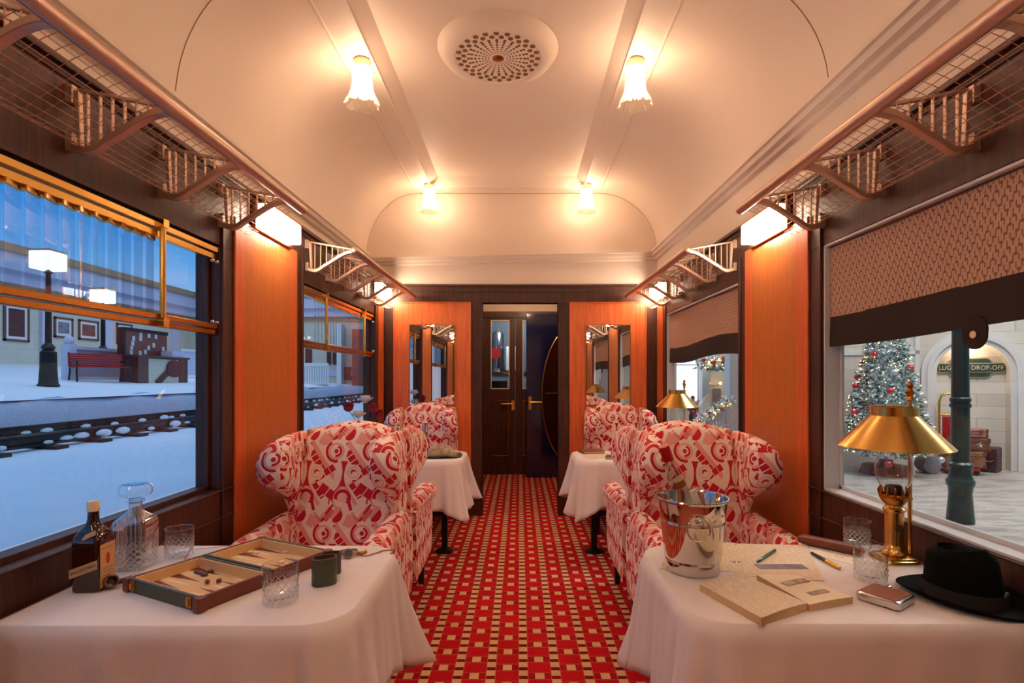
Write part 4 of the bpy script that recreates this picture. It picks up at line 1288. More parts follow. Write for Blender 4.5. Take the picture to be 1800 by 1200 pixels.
for (px, py), w, h in (((1438,1040), .034, .020), ((1398,1022), .045, .028)):
    v = on(px, py, ZT+.0222); e = on(px+30, py-6, ZT+.0222)-v; bb2 = Matrix.Translation((v.x-oc2.x, v.y-oc2.y, .0215)) @ Matrix.Rotation(rz_of(e), 4, 'Z'); b.M = bb2; b.box(-w, w, -h/2, h/2, 0, .0012)
b.build('engraved_picture', M['etch'], rb)
# leather case, card
pa, pb = on(1404, 953, ZT), on(1514, 976, ZT); v = pb-pa
r = thing('leather_case', 'long brown leather spectacle case at the back of the cooler table', 'case', ((pa.x+pb.x)/2, (pa.y+pb.y)/2, ZT), rz_of(v))
hl = v.length/2
b = MB().loft([[(x, y*k*.024, .017+z*k*.016) for y, z in superloop(1,1,18,.6)] for x, k in ((-hl,.5),(-hl+.006,.85),(-hl+.02,1),(hl-.02,1),(hl-.006,.9),(hl,.6))]); b.build('case_body', M['tan_leather'], r, smooth=50)
MB().box(hl-.004, hl+.006, -.012, .012, .006, .026).ball((hl+.006, 0, .016), .006, 10, 6).build('brass_clasp', M['old_brass'], r, bevel=.0015, bseg=1)
r, q = sheet('note_card', 'cream note card under the leather case', 'card', ((1424,972),(1500,993),(1512,985),(1440,966)), ZT, 'page', .001)
b = MB(); b.ring((.015,0,.001), .012, .0008, 'z', 20, 4); b.build('printed_ring', M['ink_pale'], r)
# hip flask
p = on(1556, 1056, ZT)
r = thing('hip_flask', 'steel hip flask wrapped in brown leather beside the black hat', 'flask', (p.x, p.y, ZT), .60)
L = [[(x, y*(1-.0*k), z) for x, y in rrect(hx2, hy2, rr3, 6)] for z, hx2, hy2, rr3, k in ((0,.050,.050,.012,0),(.004,.055,.055,.014,0),(.020,.055,.055,.014,0),(.024,.050,.050,.014,0))]
MB().loft(L).build('flask_body', M['silver'], r, smooth=45)
MB().loft([[(x, y, z) for x, y in rrect(hx2, hy2, .012, 6)] for z, hx2, hy2 in ((.0225,.0505,.048),(.0262,.047,.047))]).build('leather_wrap', plain('flask_leather', (156,92,66), .4, var=.2, scale=40), r, smooth=45, bevel=0)
MB().tube([(.052,.02,.013),(.062,.02,.013),(.062,.02,.013),(.076,.02,.013)], [.007,.007,.010,.010], 16).build('flask_cap', M['silver'], r, smooth=40)

# fedora
r = thing('fedora_hat', 'black felt fedora with ribbon lying on the table by the window', 'hat', (1.241, 1.515, ZT), .35)
L = []
N = 48
def brim(z0, th, rings, sgn):
    out = []
    for k in rings:
        L2 = []
        for i in range(N):
            a = 2*PI*i/N; rx, ry = .078+(.138-.078)*k, .094+(.160-.094)*k
            up = .020*k*k*(math.cos(a)**2)*1.0+.004
            L2.append((rx*math.cos(a), ry*math.sin(a), z0+up*(k**1.2)+th))
        out.append(L2)
    return out
MB().loft(brim(.003, .0, (0,.3,.6,.85,1), 1)+brim(.003, .0035, (1,.85,.6,.3,0), 1), True, False, False).build('hat_brim', M['felt'], r, smooth=60)
L = []
for k in range(13):
    t = k/12; z = .004+.143*t
    L2 = []
    for i in range(N):
        a = 2*PI*i/N
        k2 = 1-.13*t-.26*sm(.80, 1.0, t)**1.5
        x, y = .080*k2*math.cos(a), .096*k2*math.sin(a)
        pinch = sm(.35, 1, t)*sm(.015, -.075, y)
        x *= 1-.42*pinch*sm(.2, .8, t)
        zz = z + .010*sm(.5, 1, t)*math.cos(2*a+PI)*.6 - .016*sm(.7,1,t)*sm(0, .09, y)
        L2.append((x, y, zz))
    L.append(L2)
for k2, dz in ((.50,-.010),(.28,-.026),(.08,-.030)):
    L.append([(.080*k2*math.cos(2*PI*i/N)*(.55 if math.sin(2*PI*i/N) < 0 else .8), .100*k2*1.25*math.sin(2*PI*i/N), .147+dz-.012*sm(0,.08,.1*k2*math.sin(2*PI*i/N))) for i in range(N)])
MB().loft(L, True, False, True).build('hat_crown', M['felt'], r, smooth=60)
MB().loft([[((.0835-.0025*t)*math.cos(2*PI*i/N), (.0995-.003*t)*math.sin(2*PI*i/N), .005+.036*t) for i in range(N)] for t in (0,.25,.5,.75,1)], True, False, False).build('hat_ribbon', M['ribbon'], r, smooth=60)
b = MB(); b.M = Matrix.Rotation(-1.2, 4, 'Z'); b.cbox((.092, .0, .024), (.008, .052, .034)); b.cbox((.096, .0, .024), (.006, .012, .038)); b.build('ribbon_bow', M['ribbon'], r, bevel=.003)

# brass table lamps
def table_lamp():
    r = thing('brass_table_lamp', 'x', 'lamp', (0,0,0), 0, 'brass table lamps with conical shades')
    b = MB(); b.loft([[(x*k, y*k, z) for x, y in superloop(.060, .060, 48, .35)] for z, k in ((0,.98),(.004,1.0),(.010,.97),(.012,.86),(.016,.85),(.018,.70),(.020,.5))])
    b.build('lamp_base', M['brass'], r, smooth=30)
    MB().lathe([(.030,.018),(.036,.022),(.037,.028),(.030,.034),(.028,.040),(.031,.046),(.029,.052),(.0275,.056),(.029,.165),(.032,.168),(.033,.176),(.026,.182),(.024,.190)], 36).build('lamp_column', M['brass'], r, smooth=35)
    b = MB(); b.lathe([(.024,.186),(.036,.200),(.042,.212),(.043,.222),(.040,.226),(.037,.212),(.020,.20)], 48, rf=lambda q,z,a: q*(1+.03*math.cos(24*a)*(z > .2)))
    for i in range(12):
        a = 2*PI*i/12; b.tube([(.041*math.cos(a), .041*math.sin(a), .22), (.044*math.cos(a), .044*math.sin(a), .236), (.040*math.cos(a), .040*math.sin(a), .252)], [.004,.005,.0015], 6)
    b.build('burner_gallery', M['old_brass'], r, smooth=40)
    MB().lathe([(.020,.21),(.023,.245),(.024,.252),(.018,.256),(.0001,.256)], 24, cap=False).build('wick_holder', plain('dark_burner', (70,44,34), .5, .5), r, smooth=40)
    MB().lathe([(.034,.228),(.038,.245),(.052,.275),(.058,.305),(.055,.335),(.044,.37),(.034,.41),(.031,.45),(.030,.45),(.033,.41),(.043,.37),(.054,.335),(.057,.305),(.051,.275),(.037,.245),(.033,.229)], 48, cap=False).build('glass_chimney', M['clear_glass'], r, smooth=60)
    MB().lathe([(.168,.384),(.170,.386),(.168,.388),(.069,.492),(.069,.520),(.071,.522),(.066,.522),(.066,.491),(.164,.386)], 72, cap=False).build('lamp_shade', M['brass'], r, smooth=35)
    MB().tube([(.063, .012, .018), (.063, .012, .545)], .0065, 12).build('side_post', M['brass'], r, smooth=50)
    MB().lathe([(.005,.54),(.012,.545),(.008,.556),(.013,.566),(.014,.574),(.007,.584),(.010,.594),(.006,.604),(.0001,.610)], 20, c=(.063,.012,0), cap=False).build('finial', M['old_brass'], r, smooth=40)
    MB().tube([(.063,.012,.508),(.0,.0,.508)], .004, 8).tube([(.063,.012,.205),(.038,.006,.205)], .004, 8).ball((.063,.012,.508), .009, 10, 6).ball((.063,.012,.205), .009, 10, 6).box(-.069, .069, -.003, .003, .500, .504).build('shade_bracket', M['brass'], r, smooth=50)
    b = MB(); b.loft([[(.0292*math.cos(a), .0292*math.sin(a), z0+.013*q*math.cos((a+PI/2+.1)*3.5)) for a in [-PI/2-.1+.04*i for i in range(-11, 12)]] for z0, q in ((.115,-1),(.115,1))], closed=False, cap0=False, cap1=False)
    b.build('engraved_plate', M['ink'], r)
    return r
tl2 = table_lamp(); tl2.location = (1.277, 1.842, ZT); tl2['label'] = 'large brass oil lamp with conical shade beside the hat'
dup(tl2, (1.292, 4.43, ZT), 0, 'small far brass oil lamp on the table with papers')

# far table, flute side
M['flute_glass'] = thin_glass('flute_glass', (.93,.94,.97), 6.0)
def flute_glass(wine):
    r = thing('champagne_flute', 'x', 'glass', (0,0,0), 0, 'champagne flutes')
    MB().lathe([(.0001,0),(.032,0),(.033,.0015),(.010,.004),(.004,.010),(.0035,.085),(.008,.10),(.022,.15),(.026,.20),(.0245,.245),(.0235,.245),(.025,.20),(.021,.15),(.006,.103),(.0001,.10)], 28, cap=False).build('flute_body', M['flute_glass'], r, smooth=60)
    if wine: MB().lathe([(.0001,.103),(.006,.105),(.0205,.15),(.0225,.168),(.0001,.168)], 24, cap=False).build('champagne', plain('champagne_wine', (226,166,60), .1, trans=.5), r, smooth=60)
    return r
f = flute_glass(True); f.location = (-.79, 4.53, ZT); f['label'] = 'champagne flute with golden wine in front of the far armchair'
f = flute_glass(False); f.location = (-1.10, 4.50, ZT); f['label'] = 'empty champagne flute partly hidden behind the near armchair'
r = thing('flowered_hat', "dark brimmed lady's hat with crumpled pale flowers on the far table", 'hat', (-.618, 4.26, ZT), .1)
b = MB(); b.loft([[(x*k, y*k*.8, z+.012*math.sin(3*math.atan2(y,x))*k*.8+.010) for x, y in superloop(.165, .15, 40, .9)] for z, k in ((0,.15),(.0,.7),(.004,1),(.008,1),(.008,.7),(.010,.15))]); b.build('hat_brim', plain('dark_olive_felt', (58,48,34), .8, sheen=.2), r, smooth=60)
b = MB(); N = 30; L = []
for k in range(9):
    t = k/8; L2 = []
    for i in range(N):
        a = 2*PI*i/N; q = .105*math.cos(t*PI/2*.95)+.006
        n = mnoise.noise(Vector((math.cos(a)*2.2, math.sin(a)*2.2, t*3)))
        q *= 1+.28*n; L2.append((q*math.cos(a)*1.15, q*math.sin(a)*.9, .012+.062*math.sin(t*PI/2)*(1+.35*n)))
    L.append(L2)
b.loft(L); b.build('crumpled_flowers', m_print('olive_and_cream_floral', [(70,56,40), (196,172,142), (120,100,66), (226,206,180)], 26), r, smooth=70)
v0 = (-1.255, 4.36)
r = thing('flower_vase', 'small glass vase of mixed flowers by the far window', 'vase', (v0[0], v0[1], ZT), 0)
MB().lathe([(.0001,0),(.035,0),(.042,.02),(.045,.07),(.032,.13),(.036,.17),(.034,.17),(.030,.13),(.042,.07),(.038,.02),(.0001,.012)], 28, cap=False).build('vase_body', M['clear_glass'], r, smooth=60)
leafm = plain('green_leaf', (60,92,46), .6); redp = plain('red_rose_petal', (150,10,24), .6, var=.4); whp = plain('white_petal', (246,238,228), .6)
def flower(name, lab, cat, tipv, mat, petals, grp):
    r = thing(name, lab, cat, (v0[0], v0[1], ZT+.02), 0, grp)
    tv = Vector(tipv)
    MB().tube([(tv.x*.10, tv.y*.10, .0), (tv.x*.18, tv.y*.18, tv.z*.56), (tv.x, tv.y, tv.z-.01)], .0025, 6).build('stem', leafm, r, smooth=60)
    b = MB(); rq = random.Random(sum(map(ord, lab)))
    for ringi, (nP, ln, tilt) in enumerate(petals):
        ln *= 1.3
        for i in range(nP):
            a = 2*PI*i/nP+ringi*.4
            b.M = Matrix.Translation(tv) @ Matrix.Rotation(a, 4, 'Z') @ Matrix.Rotation(-tilt, 4, 'Y')
            w = ln*(.55 if name == 'red_rose' else .2)
            b.loft([[(ln*u, -w*math.sin(PI*min(.95, u*.85+.1)), .25*ln*u*u), (ln*u, w*math.sin(PI*min(.95, u*.85+.1)), .25*ln*u*u), (ln*u, 0, .25*ln*u*u-.003-.1*ln*u*(1-u))] for u in (.0,.35,.7,1)])
    b.M = Matrix.Translation(tv); b.ball((0,0,.012), .040 if name == 'red_rose' else .024, 12, 8, (1,1,.9))
    b.build('petals', mat, r, smooth=60)
    b = MB(); b.M = Matrix.Translation((tv.x*.5, tv.y*.5, tv.z*.72)) @ Matrix.Rotation(rq.random()*6, 4, 'Z') @ Matrix.Rotation(.5, 4, 'Y')
    b.loft([[(.07*u, -.018*math.sin(PI*u*.95+.05), 0), (.07*u, .018*math.sin(PI*u*.95+.05), 0), (.07*u, 0, -.004)] for u in (0,.3,.6,1)]); b.build('leaf', leafm, r)
rose = [(6,.034,1.45),(7,.042,1.2),(7,.046,.85),(7,.046,.4)]
mum = [(12,.036,1.4),(16,.044,1.05),(18,.052,.7),(18,.054,.3)]
flower('red_rose', 'dark red rose in the far vase, nearest the aisle', 'flower', (.085,-.03,.345), redp, rose, 'flowers in the far vase')
flower('red_rose', 'dark red rose in the far vase, nearest the window', 'flower', (-.115,-.03,.355), redp, rose, 'flowers in the far vase')
flower('red_rose', 'dark red rose in the far vase, low between the white blooms', 'flower', (.10,.07,.29), redp, rose, 'flowers in the far vase')
flower('white_chrysanthemum', 'white chrysanthemum at the top of the far vase', 'flower', (-.0,.045,.405), whp, mum, 'flowers in the far vase')
flower('white_chrysanthemum', 'white chrysanthemum low in the far vase', 'flower', (-.02,-.085,.29), whp, mum, 'flowers in the far vase')
# far table, lamp side
def closed_book(lab, loc, rz, dims, mat):
    r = thing('closed_book', lab, 'book', loc, rz, 'books on the far table')
    x, y, z = dims
    MB().box(-x+.003, x-.004, -y+.004, y-.004, .003, z-.003).build('page_block', M['page_edge'], r)
    MB().box(-x, x, -y, y, 0, .003).box(-x, x, -y, y, z-.003, z).box(-x, -x+.003, -y, y, 0, z).build('book_cover', M[mat], r, bevel=.001, bseg=1)
closed_book('tan bound book at the aisle end of the far table', (.60, 4.50, ZT), .2, (.095,.07,.024), 'tan_leather')
closed_book('small dark bound book on the far table near the turned armchair', (.75, 4.18, ZT), -.25, (.08,.055,.02), 'green_leather')
r = thing('paper_sheet', 'loose cream papers spread on the far table', 'paper', (.63, 4.30, ZT), .3)
MB().box(-.12,.12,-.08,.08,0,.001).build('sheet', M['page'], r); b = MB(); b.M = Matrix.Rotation(.3,4,'Z'); b.box(-.10,.13,-.07,.08,.0011,.002); b.build('upper_sheet', M['news'], r)
# ------------------------------------------------------------------ beyond the left windows: a snowy station
G0 = .42                                    # snow level by the track
struct(MB().loft([[(-3.2, -8, G0-.1), (-3.2, 34, G0-.1)], [(-5.0, -8, G0-.02), (-5.0, 34, G0-.02)], [(-6.4, -8, G0+.05), (-6.4, 34, G0+.05)], [(-7.9, -8, G0+.06), (-7.9, 34, G0+.06)]], closed=False, cap0=False, cap1=False).build('ground_snow', M['snow'], smooth=60))
struct(MB().box(-3.25, -1.47, -8, 34, -.2, .30).build('ground_beside_carriage', M['snow']))
b = MB(); nY = 60
L = []
rb2 = random.Random(9)
for x, z in ((-7.75, G0), (-7.85, .62), (-8.0, .86), (-8.25, 1.0), (-8.6, 1.05)):
    L.append([(x+.10*mnoise.noise(Vector((x, j*.9, z)))+(.5*sm(20, 30, -8+42*j/nY) if x > -8.5 else 0), -8+42*j/nY, z+.10*mnoise.noise(Vector((x*3, j*.7, 5)))) for j in range(nY+1)])
b.loft(L, False, False, False); struct(b.build('ground_snow_bank', M['bank'], smooth=60))
def pz(x): return 1.03+.094*(-8.3-x)        # the platform rises gently away from the track
struct(MB().loft([[(x, -8, pz(x)), (x, 30, pz(x))] for x in (-8.2, -12.0, -17.3)], False, False, False).build('platform_floor', M['snow']))
WX = -17.1
struct(MB().box(WX-.3, WX, -8, 28.3, 1.2, 5.0).build('wall_station', M['station_stone']))
struct(MB().box(WX-.2, -2.0, 28, 28.3, .3, 5.0).build('wall_station_end', M['station_stone']))
def band(nm, z0, z1, d, mat): 
    return struct(MB().box(WX, WX+d, -8, 28.0-d, z0, z1).box(WX, -2.0, 28-d, 28, z0, z1).build(nm, mat))
lilac = plain('pale_lilac_paint', (206,206,226), .6)
band('trim_7', 4.55, 5.2, .30, lilac); band('trim_8', 4.95, 5.5, .55, lilac); band('trim_9', 4.35, 4.56, .12, plain('ochre_band', (188,150,104), .6)); band('trim_10', 5.5, 5.75, .7, plain('ochre_eave', (176,138,104), .6))
band('trim_11', 1.5, 1.85, .06, lilac)
for i, (pa, pb) in enumerate(((70, 84), (182, 194), (-40, -30), (300, 312))):
    a, e = atx(pa, 600, WX), atx(pb, 600, WX)
    struct(MB().box(WX, WX+.10, a.y, e.y, 1.5, 4.4).build('station_pilaster_column', lilac))
def picture(lab, px0, px1, py0, py1, mat, frame='brown_box', wall=WX, dd=.05):
    a, e = atx(px0, py0, wall), atx(px1, py1, wall); m_ = atx((px0+px1)/2, py0, wall); n_ = atx((px0+px1)/2, py1, wall)
    y0, y1, z1, z0 = a.y, e.y, m_.z, n_.z
    r = thing('framed_picture', lab, 'picture', (wall+.002, (y0+y1)/2, (z0+z1)/2), 0, 'framed pictures on the station wall')
    w, h = (y1-y0)/2, (z1-z0)/2; t = .07
    f = MB()
    for q in ((-w, w, h-t, h), (-w, w, -h, -h+t), (-w, -w+t, -h, h), (w-t, w, -h, h)): f.box(0, dd, *q)
    f.build('picture_frame', M[frame], r)
    MB().box(0, dd*.5, -w+t, w-t, -h+t, h-t).build('mount', M['white_plastic'], r)
    k = .10
    MB().box(dd*.5, dd*.5+.004, -w+t+k, w-t-k, -h+t+k, h-t-k).build('print', M[mat], r)
picture('large dark framed picture, leftmost on the station wall', 5, 50, 534, 600, 'photo_a')
picture('small framed grey picture beyond the lamp post', 94, 127, 558, 594, 'photo_b')
picture('small framed picture of a red train next to the grey one', 137, 172, 563, 598, 'photo_c')
picture('small framed red and violet picture beside the notice board', 204, 231, 569, 605, 'photo_c')
M['opal'] = emitter('lit_opal_lantern', (255,240,216), .85)
def lamppost(lab, px, pyb, X, htop, head=True):
    p = atx(px, pyb, X)
    r = thing('street_lamp', lab, 'street lamp', (p.x, p.y, pz(p.x)-.01), 0)
    MB().lathe([(.19,0),(.20,.04),(.17,.08),(.15,.4),(.145,.75),(.10,.80),(.13,.85),(.10,.90),(.06,.95),(.055,htop*.75),(.045,htop),(.09,htop+.02),(.02,htop+.08)], 20).build('post', M['iron'], r, smooth=35)
    b = MB(); z = htop+.08
    b.cbox((0,0,z+.19), (.46,.46,.38)); b.build('lantern', M['opal'], r, bevel=.02)
    MB().loft([[(x*q, y*q, z+zz) for x, y in ((-.24,-.24),(.24,-.24),(.24,.24),(-.24,.24))] for q, zz in ((.98,.38),(.9,.41),(.5,.44),(.1,.47))]).build('lantern_roof', M['old_brass'], r)
lamppost('black lamp post with lit square lantern standing before the station wall', 85, 686, -10.2, 2.45)
lamppost('farther lit lantern above the notice board on the station', 181, 690, -12.5, 2.15)
# the bench and the low panelled wall behind it
p0, p1 = atx(135, 677, -11), atx(213, 677, -11)
zc2 = pz(-11)
r = thing('park_bench', 'red slatted bench with black iron ends on the snowy platform', 'bench', (-11, (p0.y+p1.y)/2, zc2), -.55)
hw = .60
b = MB()
for i in range(6): b.box(-.25-.012*i*0-.03*i/5, -.22-.03*i/5, -hw, hw, .41+.058*i, .458+.058*i)
b.build('back_slats', M['red_paint'], r)
b = MB()
for i in range(4): b.box(-.20+.11*i, -.11+.11*i, -hw, hw, .38, .405)
b.build('seat_slats', M['red_paint'], r)
for y in (-hw+.03, hw-.03):
    MB().tube([(.22,y,0),(.18,y,.25),(.2,y,.39),(.22,y,.54),(.1,y,.57),(-.2,y,.55)], .022, 8).tube([(-.30,y,0),(-.22,y,.3),(-.26,y,.6),(-.30,y,.76)], .022, 8).tube([(.2,y,.37),(-.24,y,.37)], .02, 6).build('iron_end', M['black'], r, smooth=60)
a, e = atx(122, 640, -11.7), atx(250, 640, -11.7)
r = thing('panelled_screen', 'low lilac panelled screen with posts behind the red bench', 'screen', (-11.7, (a.y+e.y)/2, pz(-11.7)-.02), 0)
w = (e.y-a.y)/2
MB().box(-.05,.0,-w,w,0,.82).build('screen_panel', plain('mauve_grey_panel', (176,170,190), .6), r)
MB().box(-.07,.05,-w,w,.82,.90).box(-.07,.04,-w,w,0,.10).build('screen_rail', lilac, r)
for y in (-w, w): MB().box(-.12,.10,y-.11,y+.11,0,.95).ball((-.01,y,1.04), .12, 14, 8).build('screen_post', lilac, r, smooth=40)
# notice board kiosk
a, e = atx(243, 640, -10.6), atx(330, 640, -10.6); e2 = atx(317, 640, -10.6)
r = thing('notice_kiosk', 'dark red counter with a tall notice board of pale cards above it', 'kiosk', (-10.6, a.y, pz(-10.6)-.01), 0)
L0 = e.y-a.y; L2 = e2.y-a.y
MB().box(-.5,0,0,.42,0,.74).box(-.5,0,L0-.40,L0,0,.74).box(-.55,.04,-.05,L0+.05,.74,.80).build('counter_body', wood('mahogany', (70,20,14), (112,40,26)), r)
MB().box(-.5,-.03,.40,L0-.38,0,.72).build('counter_panel', plain('cream_panel', (224,214,186), .6), r)
b = MB(); b.M = Matrix.Translation((-.01, L0*.60, .40)) @ Matrix.Rotation(.6, 4, 'X'); b.box(0,.03,-.7,.3,-.10,.08); b.M = Matrix.Translation((-.01, L0*.70, .44)); b.loft([[(x, .36*math.cos(2*PI*i/20), .26*math.sin(2*PI*i/20)) for i in range(20)] for x in (0,.04)])
b.build('brown_reflection', M['photo_a'], r)  # a reflection in the window glass, built as a solid brown shape
MB().box(-.5,-.42,0,L2,.80,1.50).build('board_panel', wood('red_board', (110,38,24), (146,58,36)), r)
MB().box(-.54,-.38,-.06,.05,.80,1.56).box(-.54,-.38,0,L2,1.48,1.58).build('board_frame', M['iron'], r)
b = MB(); rq = random.Random(3)
for i in range(5):
    for j in range(5):
        if rq.random() < .62:
            y = .3+(L2-.5)*i/4+rq.uniform(-.1,.1); z = .90+.52*j/4+rq.uniform(-.03,.03); b.box(-.421,-.41,y-.055,y+.055,z-.065,z+.065)
b.build('pinned_cards_pattern', M['white_plastic'], r)
b = MB().box(-.28,.0,L0-.75,L0-.2,.802,.98).build('flower_trough', lilac); b.location = (-10.6, a.y, pz(-10.6)-.01)
tag(b, 'pale trough on the end of the station counter', 'trough')
r = thing('white_fence', 'plain white fence beyond the notice kiosk', 'fence', (-12.2, atx(322,640,-12.2).y, pz(-12.2)-.02), 0)
MB().box(-.06,0,0,5.2,.12,1.0).build('fence_panel', lilac, r)
MB().box(-.08,.03,0,5.2,1.0,1.08).build('fence_rail', M['white_plastic'], r)
# railing, posters and door seen through the far window
r = thing('white_railing', 'white balustrade railing seen through the far window', 'railing', aty(530, 682, 24.0), 0)
w0 = aty(577, 682, 24.0).x-aty(530, 682, 24.0).x
MB().box(0,w0,-.04,.04,.98,1.12).box(0,w0,-.03,.03,.06,.16).build('railing_rail', M['white_plastic'], r)
for i in range(12): MB().box(w0*i/11-.03, w0*i/11+.03, -.03,.03,.1,1.0).build('baluster', M['white_plastic'], r)
for i, (x0, x1, y0, y1, mt, lab) in enumerate(((537,548,612,640,'photo_a','narrow dark poster by the white railing, at the far window edge'), (575,582,618,640,'photo_a','narrow brown poster above the railing end'), (585,592,618,640,'photo_a','narrow brown poster next to the white pillar'), (603,618,645,668,'photo_c','square red poster low on the end wall'))):
    a, e = aty(x0, y0, 27.97), aty(x1, y1, 27.97)
    o = MB().box(a.x, e.x, 27.93, 27.99, e.z, a.z).build('wall_poster', M[mt]); tag(o, lab, 'poster', 'posters on the end wall')
a, e = aty(594, 618, 27.6), aty(602, 690, 27.6)
o = MB().box(a.x, e.x, 27.4, 27.9, e.z-.2, a.z+1.4).build('white_pillar', M['white_plastic']); tag(o, 'slim white pillar on the end wall of the station', 'pillar')
a, e = aty(622, 600, 27.5), aty(640, 690, 27.5)
o = MB().box(a.x, e.x, 27.2, 27.9, .6, a.z+.6).build('red_cabinet', M['photo_c']); tag(o, 'tall dark red cabinet against the end wall', 'cabinet')
# track: sleepers half buried, two rusty rails
for i, X in enumerate((-6.25, -7.5)):
    r = thing('railway_rail', ('rusty rail half buried in snow, nearer the carriage', 'rusty rail half buried in snow, nearer the platform')[i], 'rail', (X, 0, G0+.115), 0, 'rails of the snowy track')
    MB().prof_y([(-.06,-.03),(.06,-.03),(.06,0),(.015,.02),(.015,.09),(.04,.10),(.04,.13),(-.04,.13),(-.04,.10),(-.015,.09),(-.015,.02),(-.06,0)], 2, 27.9).build('rail_bar', M['iron'], r)
    b = MB(); q = random.Random(5+i)
    y = 3.0
    while y < 27:
        s = q.uniform(.05,.12); b.ball((q.uniform(-.0,.06), y, .5*s-.026), s, 8, 6, (.5,1.3,.5)); y += q.uniform(.25,.8)
    o = b.build('snow_lump_ridge', M['snow'], r, smooth=80); o['kind'] = 'stuff'
sl = None; q = random.Random(2)
for i in range(30):
    y = 4+.78*i
    if sl is None:
        sl = MB().box(-.85,.85,-.11,.11,-.10,.0).build('railway_sleeper', plain('tarred_timber', (66,50,48), .9, var=.4), bevel=.01); o = sl
    else: o = sl.copy(); C.objects.link(o)
    o.location = (-6.88, y, G0+.080); o.rotation_euler = (0, 0, q.uniform(-.03,.03))
    tag(o, 'dark timber sleeper under the snowy rails', 'sleeper', 'sleepers of the snowy track')

# ------------------------------------------------------------------ beyond the right windows: a bright hall at Christmas
struct(MB().box(1.47, 30, -8, 34, -.12, -.002).build('floor_hall', M['hall_floor']))
A, B_ = Vector((4.75, 9.27, 0)), Vector((9.4, 7.20, 0))
wa = rz_of(B_-A)
def onwall(px, py):
    """point of the hall wall plane seen at a pixel (X, Z in the wall's own frame)"""
    d = Vector(((px-913)/F, 1, 0)); n = Vector((-(B_-A).y, (B_-A).x, 0)).normalized()
    y = A.dot(n)/d.dot(n)
    P = Vector((d.x*y, y, H-(py-665)*y/F)); u = (P-A).dot((B_-A).normalized())
    return u, P.z
WM = Matrix.Translation(A) @ Matrix.Rotation(wa, 4, 'Z')
def wob(b, nm, mat, **k):
    b.v = [WM @ v for v in b.v]; return b.build(nm, mat, **k)
ua, _ = onwall(1712, 700); ul, _ = onwall(1645, 700); ur, _ = onwall(1775, 700)
uc = (ul+ur)/2; hw = (ur-ul)/2; zs = onwall(1712, 655)[1]
def arch(r_, n=24): return [(uc+r_*math.cos(PI-PI*i/n), zs+r_*1.0*math.sin(PI*i/n)) for i in range(n+1)]
L = (B_-A).length
ii = [(uc-hw, 0)]+arch(hw)+[(uc+hw, 0)]
outer = [(-.6, 0)]+[(-.6+(L+1.2)*i/24, 4.2) for i in range(25)]+[(L+.6, 0)]
outer[0] = (-.6, 0)
struct(wob(MB().loft([[(x, 0, z) for x, z in ii], [(x, 0, z) for x, z in outer]], False, False, False).loft([[(x, 0, z) for x, z in ii], [(x, .16, z) for x, z in ii]], False, False, False).box(uc-hw-.1, uc+hw+.1, .16, .20, 0, 4), 'wall_hall', M['hall_stone']))
sw = M['stone_white']
for k, (r0, r1, d) in enumerate(((.0, .07, .05), (.07, .13, .09), (.13, .20, .06))):
    p0 = [(uc-hw-r0, 0)]+arch(hw+r0)+[(uc+hw+r0, 0)]; p1 = [(uc-hw-r1, 0)]+arch(hw+r1)+[(uc+hw+r1, 0)]
    L3 = [[(a[0], -.001, a[1]), (e[0], -.001, e[1]), (e[0], -d, e[1]), (a[0], -d, a[1])] for a, e in zip(p0, p1)]
    struct(wob(MB().loft(L3), 'trim_%d' % (12+k), sw, smooth=40))
u0, _ = onwall(1500, 600); u1, _ = onwall(1616, 600)
z0, z1 = onwall(1550, 620)[1], onwall(1550, 560)[1]
b = MB()
for q in ((u1-.06, u1, 0, 3.4), (-.5, u1, z0-.03, z0+.03), (u1-.18, u1-.14, z0, 3.4)): b.box(q[0], q[1], -.03, 0, q[2], q[3])
b.box(-.5, uc-hw-.2, -.04, 0, 0, .16).box(uc+hw+.2, 5.5, -.04, 0, 0, .16)
struct(wob(b, 'trim_15', sw))
# sign
us, zs2 = onwall(1711, 646)
SMx = WM @ Matrix.Translation((us, .16-.04, zs2))
def sgn(b, nm, mat, par, **k):
    b.v = [SMx @ v for v in b.v]; return b.build(nm, mat, par, **k)
r = thing('luggage_sign', 'dark green luggage drop-off sign with gold border in the stone arch', 'sign')
def rr(hx, hz, rad, y0, y1): return MB().loft([[(x, y, z) for x, z in rrect(hx, hz, rad, 6)] for y in (y0, y1)])
green = plain('sign_green', (52,70,62), .4)
b = rr(.44, .075, .06, 0, .03); b.loft([[(x, y, z) for x, z in rrect(.27, .155, .08, 6)] for y in (.012, .035)]); sgn(b, 'sign_border', plain('sign_gold', (176,160,116), .5), r)
sgn(rr(.425, .060, .05, -.006, .0), 'sign_bar', green, r)
b = rr(.255, .140, .07, .006, .012); sgn(b, 'sign_plate', green, r)
lc = plain('sign_lettering', (206,194,160), .5)
text('lettering', 'LUGGAGE DROP-OFF', .098, lc, r, SMx @ Matrix.Translation((0, -.008, -.003)) @ Matrix.Rotation(PI/2, 4, 'X') @ Matrix.Scale(.86, 4, (1,0,0)), .002)
ul2, zl2 = onwall(1680, 604)
r = thing('picture_light', 'brass picture light above the luggage sign', 'lamp')
b = MB().tube([(ul2-.02+.0, .04, zl2), (ul2+.36, .04, zl2)], .022, 10).tube([(ul2+.17, .04, zl2), (ul2+.17, .10, zl2+.05), (ul2+.17, .159, zl2+.03)], .01, 8); wob(b, 'light_tube', M['brass']).parent = r
light('sign_lamp', 'POINT', WM @ Vector((ul2+.17, .02, zl2-.05)), 5, (1,.7,.45), shadow_soft_size=.05) if 'light' in globals() else None
